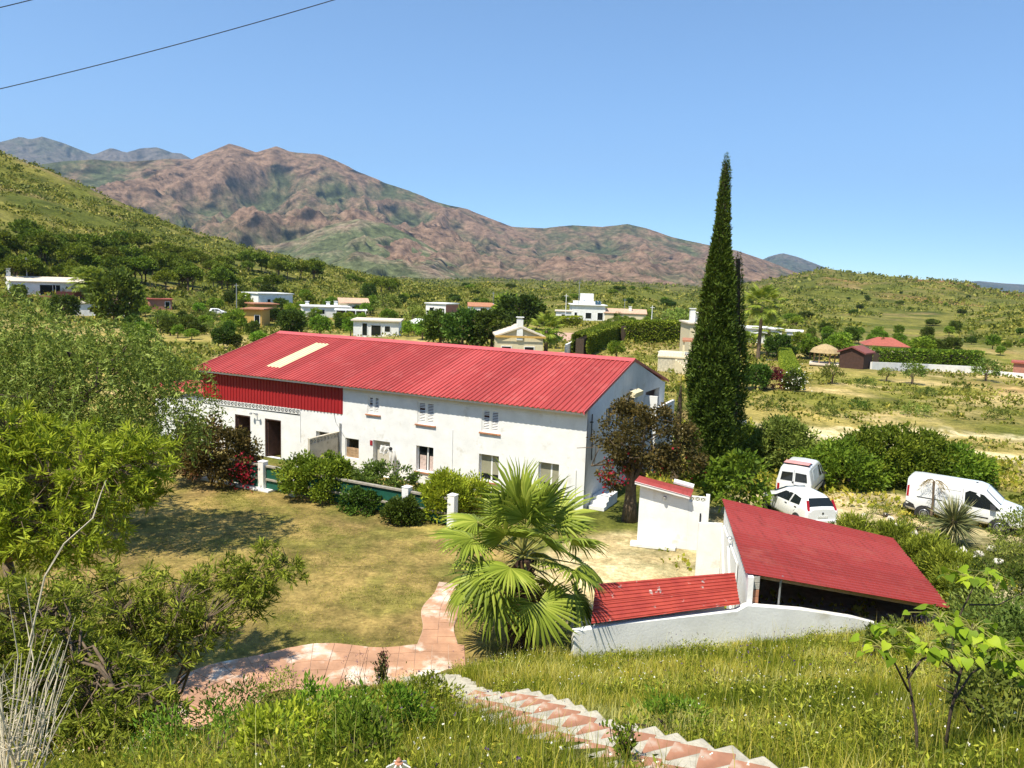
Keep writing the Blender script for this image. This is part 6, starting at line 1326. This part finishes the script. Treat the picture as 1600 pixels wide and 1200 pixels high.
# ------------------------------------------------------------------ trees of the valley
def tree_proto(rx, rz, h, ncl, nlf, cr, L, mat, trunk=.22, low=-.5, flat=.8, bk=bark):
    """returns (trunk mesh, crown mesh, material)"""
    P, D, c_ = crown(rx, rx, rz, ncl, nlf, cr, low, .5, .2, flat); P += np.array([0, 0, h - rz * .95]); Ls = L * rng.uniform(.7, 1.3, len(P))
    cm_ = leaf_mesh('crown', P, D, Ls, Ls * .62, c_); b = limbs((0, 0, h * .3), [(rng.normal() * rx * .5, rng.normal() * rx * .5, h - rz * rng.uniform(.5, 1.2)) for _ in range(6)], trunk * .5, .03, .3, 4, 3); b.tube([(0, 0, -.6), (0, 0, h * .32)], [trunk, trunk * .8], 6)
    return b.mesh('trunk'), cm_, mat, bk
PR = dict(round=[tree_proto(2.2, 1.9, 4.6, 56, 40, .7, .4, L_green, low=-.75), tree_proto(2.0, 2.0, 4.6, 52, 40, .7, .4, L_green, low=-.75), tree_proto(2.3, 1.7, 4.2, 54, 40, .7, .4, L_green, low=-.75)],
          dark=[tree_proto(2.3, 2.2, 5.0, 70, 46, .75, .42, L_dark, low=-.8), tree_proto(2.5, 2.0, 4.6, 70, 46, .75, .42, L_dark, low=-.8)],
          olive=[tree_proto(2.0, 1.6, 3.8, 38, 24, .65, .34, L_olive), tree_proto(2.1, 1.5, 3.5, 38, 24, .65, .34, L_olive)],
          pine=[tree_proto(2.8, 1.6, 5.4, 60, 40, .75, .45, L_pine, .2, -.5, .6), tree_proto(2.5, 1.8, 5.6, 56, 40, .75, .45, L_pine, .2, -.5, .65), tree_proto(3.0, 1.6, 5.0, 60, 40, .8, .45, L_pine, .2, -.5, .6)])
def plant(kind, x, y, s, label, group, name, cat='tree'):
    tm, cm_, mat, bk = PR[kind][rng.integers(len(PR[kind]))]; T = thing(name, (x, y, gz(x, y)), rng.random() * 6.28, label, cat, group); T.scale = (s * rng.uniform(.9, 1.12), s * rng.uniform(.9, 1.12), s * rng.uniform(.85, 1.12))
    put('trunk', tm, bk, T); put('crown', cm_, mat, T); return T
# pick-out trees: (px, base py, height px, kind, label)
for px, py, hp, kind, lab in ((812, 518, 66, 'dark', 'largest dark rounded tree in the valley beside the tiled cottage'), (768, 548, 62, 'dark', 'dark tree just beyond the ridge left of the cream gabled house'), (722, 545, 58, 'dark', 'dark green tree behind the middle of the red ridge'), (688, 540, 50, 'dark', 'dark green tree at the left of the dark grove'), (790, 512, 44, 'round', 'mid green tree left of the largest dark tree'), (745, 545, 22, 'round', 'small round lime green tree right at the ridge'), (648, 515, 32, 'olive', 'pale olive tree left of the dark grove'),
                              (500, 525, 32, 'round', 'broad green tree before the low flat house'), (548, 525, 26, 'round', 'green tree left of the white bungalow'), (455, 525, 36, 'dark', 'dark tree right of the ochre house'), (365, 520, 34, 'round', 'fresh green fruit tree before the ochre house'), (605, 495, 34, 'olive', 'large pale grey green tree above the white bungalow'), (180, 510, 66, 'dark', 'tall dark tree among the left houses'), (100, 500, 34, 'dark', 'dark round tree below the long bungalow'), (250, 520, 26, 'olive', 'orchard tree below the red shed'), (305, 512, 22, 'olive', 'orchard tree right of the red shed'), (330, 510, 20, 'olive', 'small orchard tree nearest the ochre house'),
                              (1060, 525, 38, 'olive', 'olive tree behind the stone terrace'), (1180, 610, 42, 'dark', 'dark green bush tree right of the cypress'), (1215, 560, 34, 'dark', 'dark shrub tree under the slender palm'), (1265, 562, 34, 'round', 'green tree right of the clipped hedge'), (1310, 560, 36, 'round', 'green tree behind the thatched shelter'), (1345, 570, 26, 'dark', 'dark tree beside the garden hut'), (1300, 600, 26, 'olive', 'pale blossoming tree before the thatched shelter'), (1440, 560, 30, 'round', 'tree with spreading crown behind the clipped hedge'), (1480, 562, 30, 'dark', 'second tree behind the clipped hedge'), (1425, 600, 30, 'olive', 'bare branched tree before the long garden wall'), (1540, 596, 28, 'olive', 'dry yellowish tree near the right end of the garden wall'), (1385, 596, 20, 'olive', 'small scrub tree before the left end of the garden wall'), (270, 625, 70, 'round', 'dense fresh green tree behind the left end of the house'), (235, 600, 50, 'olive', 'olive tree behind the pepper tree'), (420, 470, 24, 'dark', 'tall dark tree above the white block house'), (575, 470, 22, 'dark', 'dark tree on the slope above the village centre'), (30, 470, 18, 'dark', 'dark hedge tree left of the long bungalow')):
    q = hit(px, py); hgt = hp / 1200 * math.hypot(q[0], q[1]); base_h = {'dark': 4.8, 'round': 4.5, 'olive': 3.7}[kind]; plant(kind, q[0], q[1], hgt / base_h, lab, None, 'valley_tree')
# pines on the hillside
def where(px, cuts, names): return names[int(np.searchsorted(cuts, px))]
cnt = 0; tries = 0
while cnt < 125 and tries < 1200:
    tries += 1; px = rng.uniform(-60, 620); lo = np.interp(px, [-60, 0, 250, 420, 620], [360, 365, 398, 415, 450]); hi_ = np.interp(px, [-60, 250, 620], [448, 455, 468]); py = rng.uniform(lo, hi_)
    q = hit(px, py)
    if q is None or fbm(np.array([q[0] / 40]), np.array([q[1] / 40]), 3)[0] < .45: continue
    big = rng.random() < .35; row = 'high on the left hillside' if py < (lo + hi_) / 2 else 'low on the left hillside'
    plant('pine', q[0], q[1], rng.uniform(1.1, 1.4) if big else rng.uniform(.7, 1.05), ('large' if big else 'small') + ' rounded pine ' + row + ' ' + where(px, [150, 330, 480], ['above the long bungalow', 'above the red shed', 'above the ochre house', 'above the white bungalow']), 'pines on the left hillside', 'pine_tree'); cnt += 1
for i in range(60):
    rt = i < 30; px = rng.uniform(1160, 1600) if rt else rng.uniform(640, 1080); py = rng.uniform(450, 512) if rt else rng.uniform(448, 480); q = hit(px, py)
    if q is None: continue
    kd = 'dark' if rng.random() < .6 else 'round'
    T = plant(kd, q[0], q[1], rng.uniform(.5, .95), ('dark' if kd == 'dark' else 'mid green') + ' small tree on the ' + (where(px, [1300, 1450], ['right hills above the white houses', 'right hills above the red roof', 'right hills near the edge of the picture']) if rt else where(px, [780, 930], ['central hills above the cube house', 'central hills above the largest dark tree', 'central hills above the modern villa'])), 'trees on the right hills' if rt else 'trees on the central hills', 'hill_tree'); T.scale.z *= .65; T.scale.x *= rng.uniform(.9, 1.6)
cnt = 0
for i in range(250):
    z_ = i % 4
    px, py = ((rng.uniform(200, 660), rng.uniform(472, 545)), (rng.uniform(200, 660), rng.uniform(466, 530)), (rng.uniform(855, 1075), rng.uniform(496, 560)), (rng.uniform(1150, 1600), rng.uniform(520, 566)))[z_]
    if py > np.interp(px, [310, 447, 660, 990], [600, 516, 532, 562]) or (880 < px < 950 and py > 500) or (975 < px < 1080 and py > 528): continue
    q = hit(px, py); kd = ['round', 'olive', 'dark', 'round', 'round'][rng.integers(5)]
    plant(kd, q[0], q[1], rng.uniform(.35, .7), {'round': 'fresh green', 'olive': 'grey green', 'dark': 'dark green'}[kd] + ' garden tree ' + where(px, [330, 460, 560, 860, 1100, 1320], ['near the red shed', 'near the ochre house', 'around the low flat house', 'around the white bungalow', 'near the modern villa', 'near the slender palm', 'around the red roofed house']), 'garden trees of the village', 'garden_tree')
# palms of the valley
def far_palm(px, pyb, hp, lab, s=1.0, droop=.9):
    q = hit(px, pyb); h = hp / 1200 * math.hypot(q[0], q[1]); T = thing('valley_palm', q, 0, lab, 'palm'); B().tube([(0, 0, -.5), (.05, 0, h * .5), (0, 0, h * .82)], [.32, .26, .24], 7).put('trunk', bark, T)
    for i in range(32):
        a_ = i * 2.4; el = R(78 - 120 * i / 32); put('frond', fr[1][i % 2], L_palm, T, (0, 0, h * .82), (0, -el, a_), s)
far_palm(1184, 562, 98, 'tall slender fan palm right of the cypress', 1.3); far_palm(852, 556, 48, 'fan palm in front of the paved court', 1.0); far_palm(134, 470, 30, 'left one of two fan palms beside the long bungalow', 1.4); far_palm(150, 470, 32, 'right one of two fan palms beside the long bungalow', 1.4); far_palm(1199, 555, 46, 'small dark palm behind the slender one', 1.1)
# clipped hedges
def hedge(pts, wdt, h, lab, mat=L_green, dens=70, sz=.3):
    P = [hit(*p) for p in pts]; o_ = P[0]; T = thing('clipped_hedge', o_, 0, lab, 'hedge'); Ps = []; Ds = []
    for a_, c_ in zip(P[:-1], P[1:]):
        L = np.linalg.norm((c_ - a_)[:2]); n = int(dens * L * (h + wdt)); d = unit((c_ - a_)[:2]); nn = np.array([-d[1], d[0]]); u = rng.random(n); v_ = rng.uniform(-1, 1, n); w3 = rng.random(n); face = rng.random(n) < wdt / (wdt + 2 * h)
        zz = np.where(face, h, h * w3); vv = np.where(face, v_, np.sign(v_)) * wdt / 2
        Ps.append(np.stack([a_[0] + (c_[0] - a_[0]) * u + nn[0] * vv, a_[1] + (c_[1] - a_[1]) * u + nn[1] * vv, a_[2] + (c_[2] - a_[2]) * u + zz], 1) - o_); Ds.append(np.stack([nn[0] * np.sign(vv) * ~face, nn[1] * np.sign(vv) * ~face, face * 1.0], 1) + rng.normal(size=(n, 3)) * .6)
        dd = [(a_[0] - nn[0] * wdt * .3, a_[1] - nn[1] * wdt * .3), (c_[0] - nn[0] * wdt * .3, c_[1] - nn[1] * wdt * .3), (c_[0] + nn[0] * wdt * .3, c_[1] + nn[1] * wdt * .3), (a_[0] + nn[0] * wdt * .3, a_[1] + nn[1] * wdt * .3)]; zb_ = [a_[2], c_[2], c_[2], a_[2]]
        B().hexa([(p[0] - o_[0], p[1] - o_[1], z - o_[2]) for p, z in zip(dd, zb_)], [(p[0] - o_[0], p[1] - o_[1], z - o_[2] + h * .8) for p, z in zip(dd, zb_)]).put('dark_core', bark_dark, T)  # dark filler box, stands in for the shaded inside of the hedge
    Pn = np.concatenate(Ps); put('foliage', leaf_mesh('foliage', Pn, np.concatenate(Ds), sz, sz * .6), mat, T)
hedge([(1240, 610), (1232, 582), (1224, 556)], 1.7, 1.5, 'clipped green hedge leading away beside the red bush', L_green, 150, .22)
hedge([(1366, 573), (1450, 575), (1530, 577)], 2.0, 2.6, 'long clipped hedge above the white garden wall', L_green, 90, .4)
hedge([(972, 535), (1015, 534), (1060, 534)], 2.5, 3.6, 'dark tall hedge behind the pale lawn', L_green, 70, .5)
hedge([(905, 556), (940, 540), (968, 528)], 2.0, 3.0, 'dark hedge running along the villa boundary wall', L_green, 80, .45)
hedge([(845, 512), (875, 509), (905, 508)], 2.5, 2.0, 'bright green hedge left of the modern villa', L_bright, 70, .4)
q = hit(1209, 608); shrub('red_bush', q[0], q[1], 1.5, 1.2, 1.2, 50, 34, .4, .2, .13, leafmat('leaf_dark_red', [(0, (.07, .02, .02)), (1, (.20, .03, .04))], .2), 'round dark red bush beside the clipped hedge', zc=.9)
q = hit(1243, 612); shrub('flowering_bush', q[0], q[1] + .6, 1.15, 1.0, 1.3, 50, 34, .36, .18, .12, L_dark, 'round dark bush with white flowers at the near end of the hedge', zc=1.0, flowers=(fl_w, 90, .16, (0, -.7, 1.1), (.7, .3, .6)))
for i, (px, py, s_) in enumerate(((1205, 640, 1.2), (1290, 650, 1.0), (1345, 640, .9), (1430, 650, 1.1), (1500, 610, 1.0), (1560, 655, .9), (1350, 605, 1.1), (1450, 620, .9))):
    q = hit(px, py); shrub('field_shrub', q[0], q[1], 1.1 * s_, .9 * s_, .6 * s_, 22, 28, .32, .16, .08, L_olive if i % 2 else L_dark, ['dark low shrub in the field nearest the cypress', 'pale low shrub in the field above the olive bush', 'dark low shrub in the field below the thatched shelter', 'pale low shrub in the middle of the field', 'dark low shrub in the field near the garden wall', 'pale low shrub near the right edge of the field', 'dark low shrub just before the garden hut', 'pale low shrub below the clipped hedge'][i], 'shrubs of the open field', zc=.4 * s_, stem=False)

# ------------------------------------------------------------------ scrub and field growth (uncountable)
def scrub(name, n, r0, r1, t0, t1, size, nl, L, label, mat=L_scrub, cut=.46, hmin=None, pw=1.0, sc_n=26, squash=.6):
    r = r0 + (r1 - r0) * rng.random(n) ** pw; t_ = np.radians(rng.uniform(t0, t1, n)); x = np.sin(t_) * r; y = np.cos(t_) * r; k = rng.random(n) < sstep(cut - .1, cut + .1, fbm(x / sc_n + 60, y / sc_n, 5)); x, y, r = x[k], y[k], r[k]
    if r0 < 60: sd_ = np.minimum(seg_d(x, y, [(10, 55), (19.4, 56.9), (26, 54.5), (31, 50.5), (37, 49), (60, 44)]), seg_d(x, y, [(24, 58), (33, 58.5), (42, 57), (60, 60)])); k = sd_ > 1.5 + 1.5 * rng.random(len(x)); x, y, r = x[k], y[k], r[k]
    if hmin is not None: k = hill_h(x, y) > hmin; x, y, r = x[k], y[k], r[k]
    n = len(x); s = size * rng.uniform(.45, 1.3, n) * (r / r0) ** .25; idx = np.repeat(np.arange(n), nl); d = rdir(n * nl); d[:, 2] = np.abs(d[:, 2])
    P = np.stack([x, y, ground_h(x, y) - .1], 1)[idx] + d * s[idx][:, None] * (rng.random((n * nl, 1)) ** .4) * [1, 1, squash]; Ls = L * s[idx] * rng.uniform(.6, 1.2, n * nl); tone = rng.random(n)
    put(name, leaf_mesh(name, P, unit(d + rdir(n * nl) * .6), Ls, Ls * .75, np.clip(tone[idx] * .7 + rng.random(n * nl) * .3, 0, 1)), mat, label=label, cat='scrub', kind='stuff')
scrub('hillside_scrub', 9500, 165, 490, -43, -2, 1.4, 13, .6, 'low olive green scrub covering the left hillside', hmin=1.5, cut=.40)
scrub('hill_scrub', 15000, 150, 950, -8, 40, 1.3, 10, .62, 'dark and pale scrub dotted over the central and right hills', hmin=.2, pw=1.35, cut=.44)
scrub('distant_scrub', 5000, 600, 1350, -40, 36, 3.2, 9, .7, 'far scrub and woods at the foot of the mountains', hmin=1.0, cut=.44, sc_n=60)
scrub('valley_undergrowth', 6000, 75, 200, -38, 18, .9, 12, .5, 'undergrowth between the gardens of the valley', cut=.5, sc_n=14)
scrub('field_growth', 7000, 44, 150, 4, 40, .36, 9, .7, 'rough tufts and weeds of the open field', cut=.48, sc_n=9, squash=.8)
scrub('field_weeds', 5200, 40, 62, 8, 38, .3, 8, .7, 'yellowish weeds on the near edge of the field', cut=.48, sc_n=4, mat=L_grass, squash=1.2)
scrub('yard_weeds', 900, 24, 44, 12, 38, .25, 10, .7, 'weeds along the edges of the gravel yard', cut=.55, sc_n=3, mat=L_grass, squash=1.2)
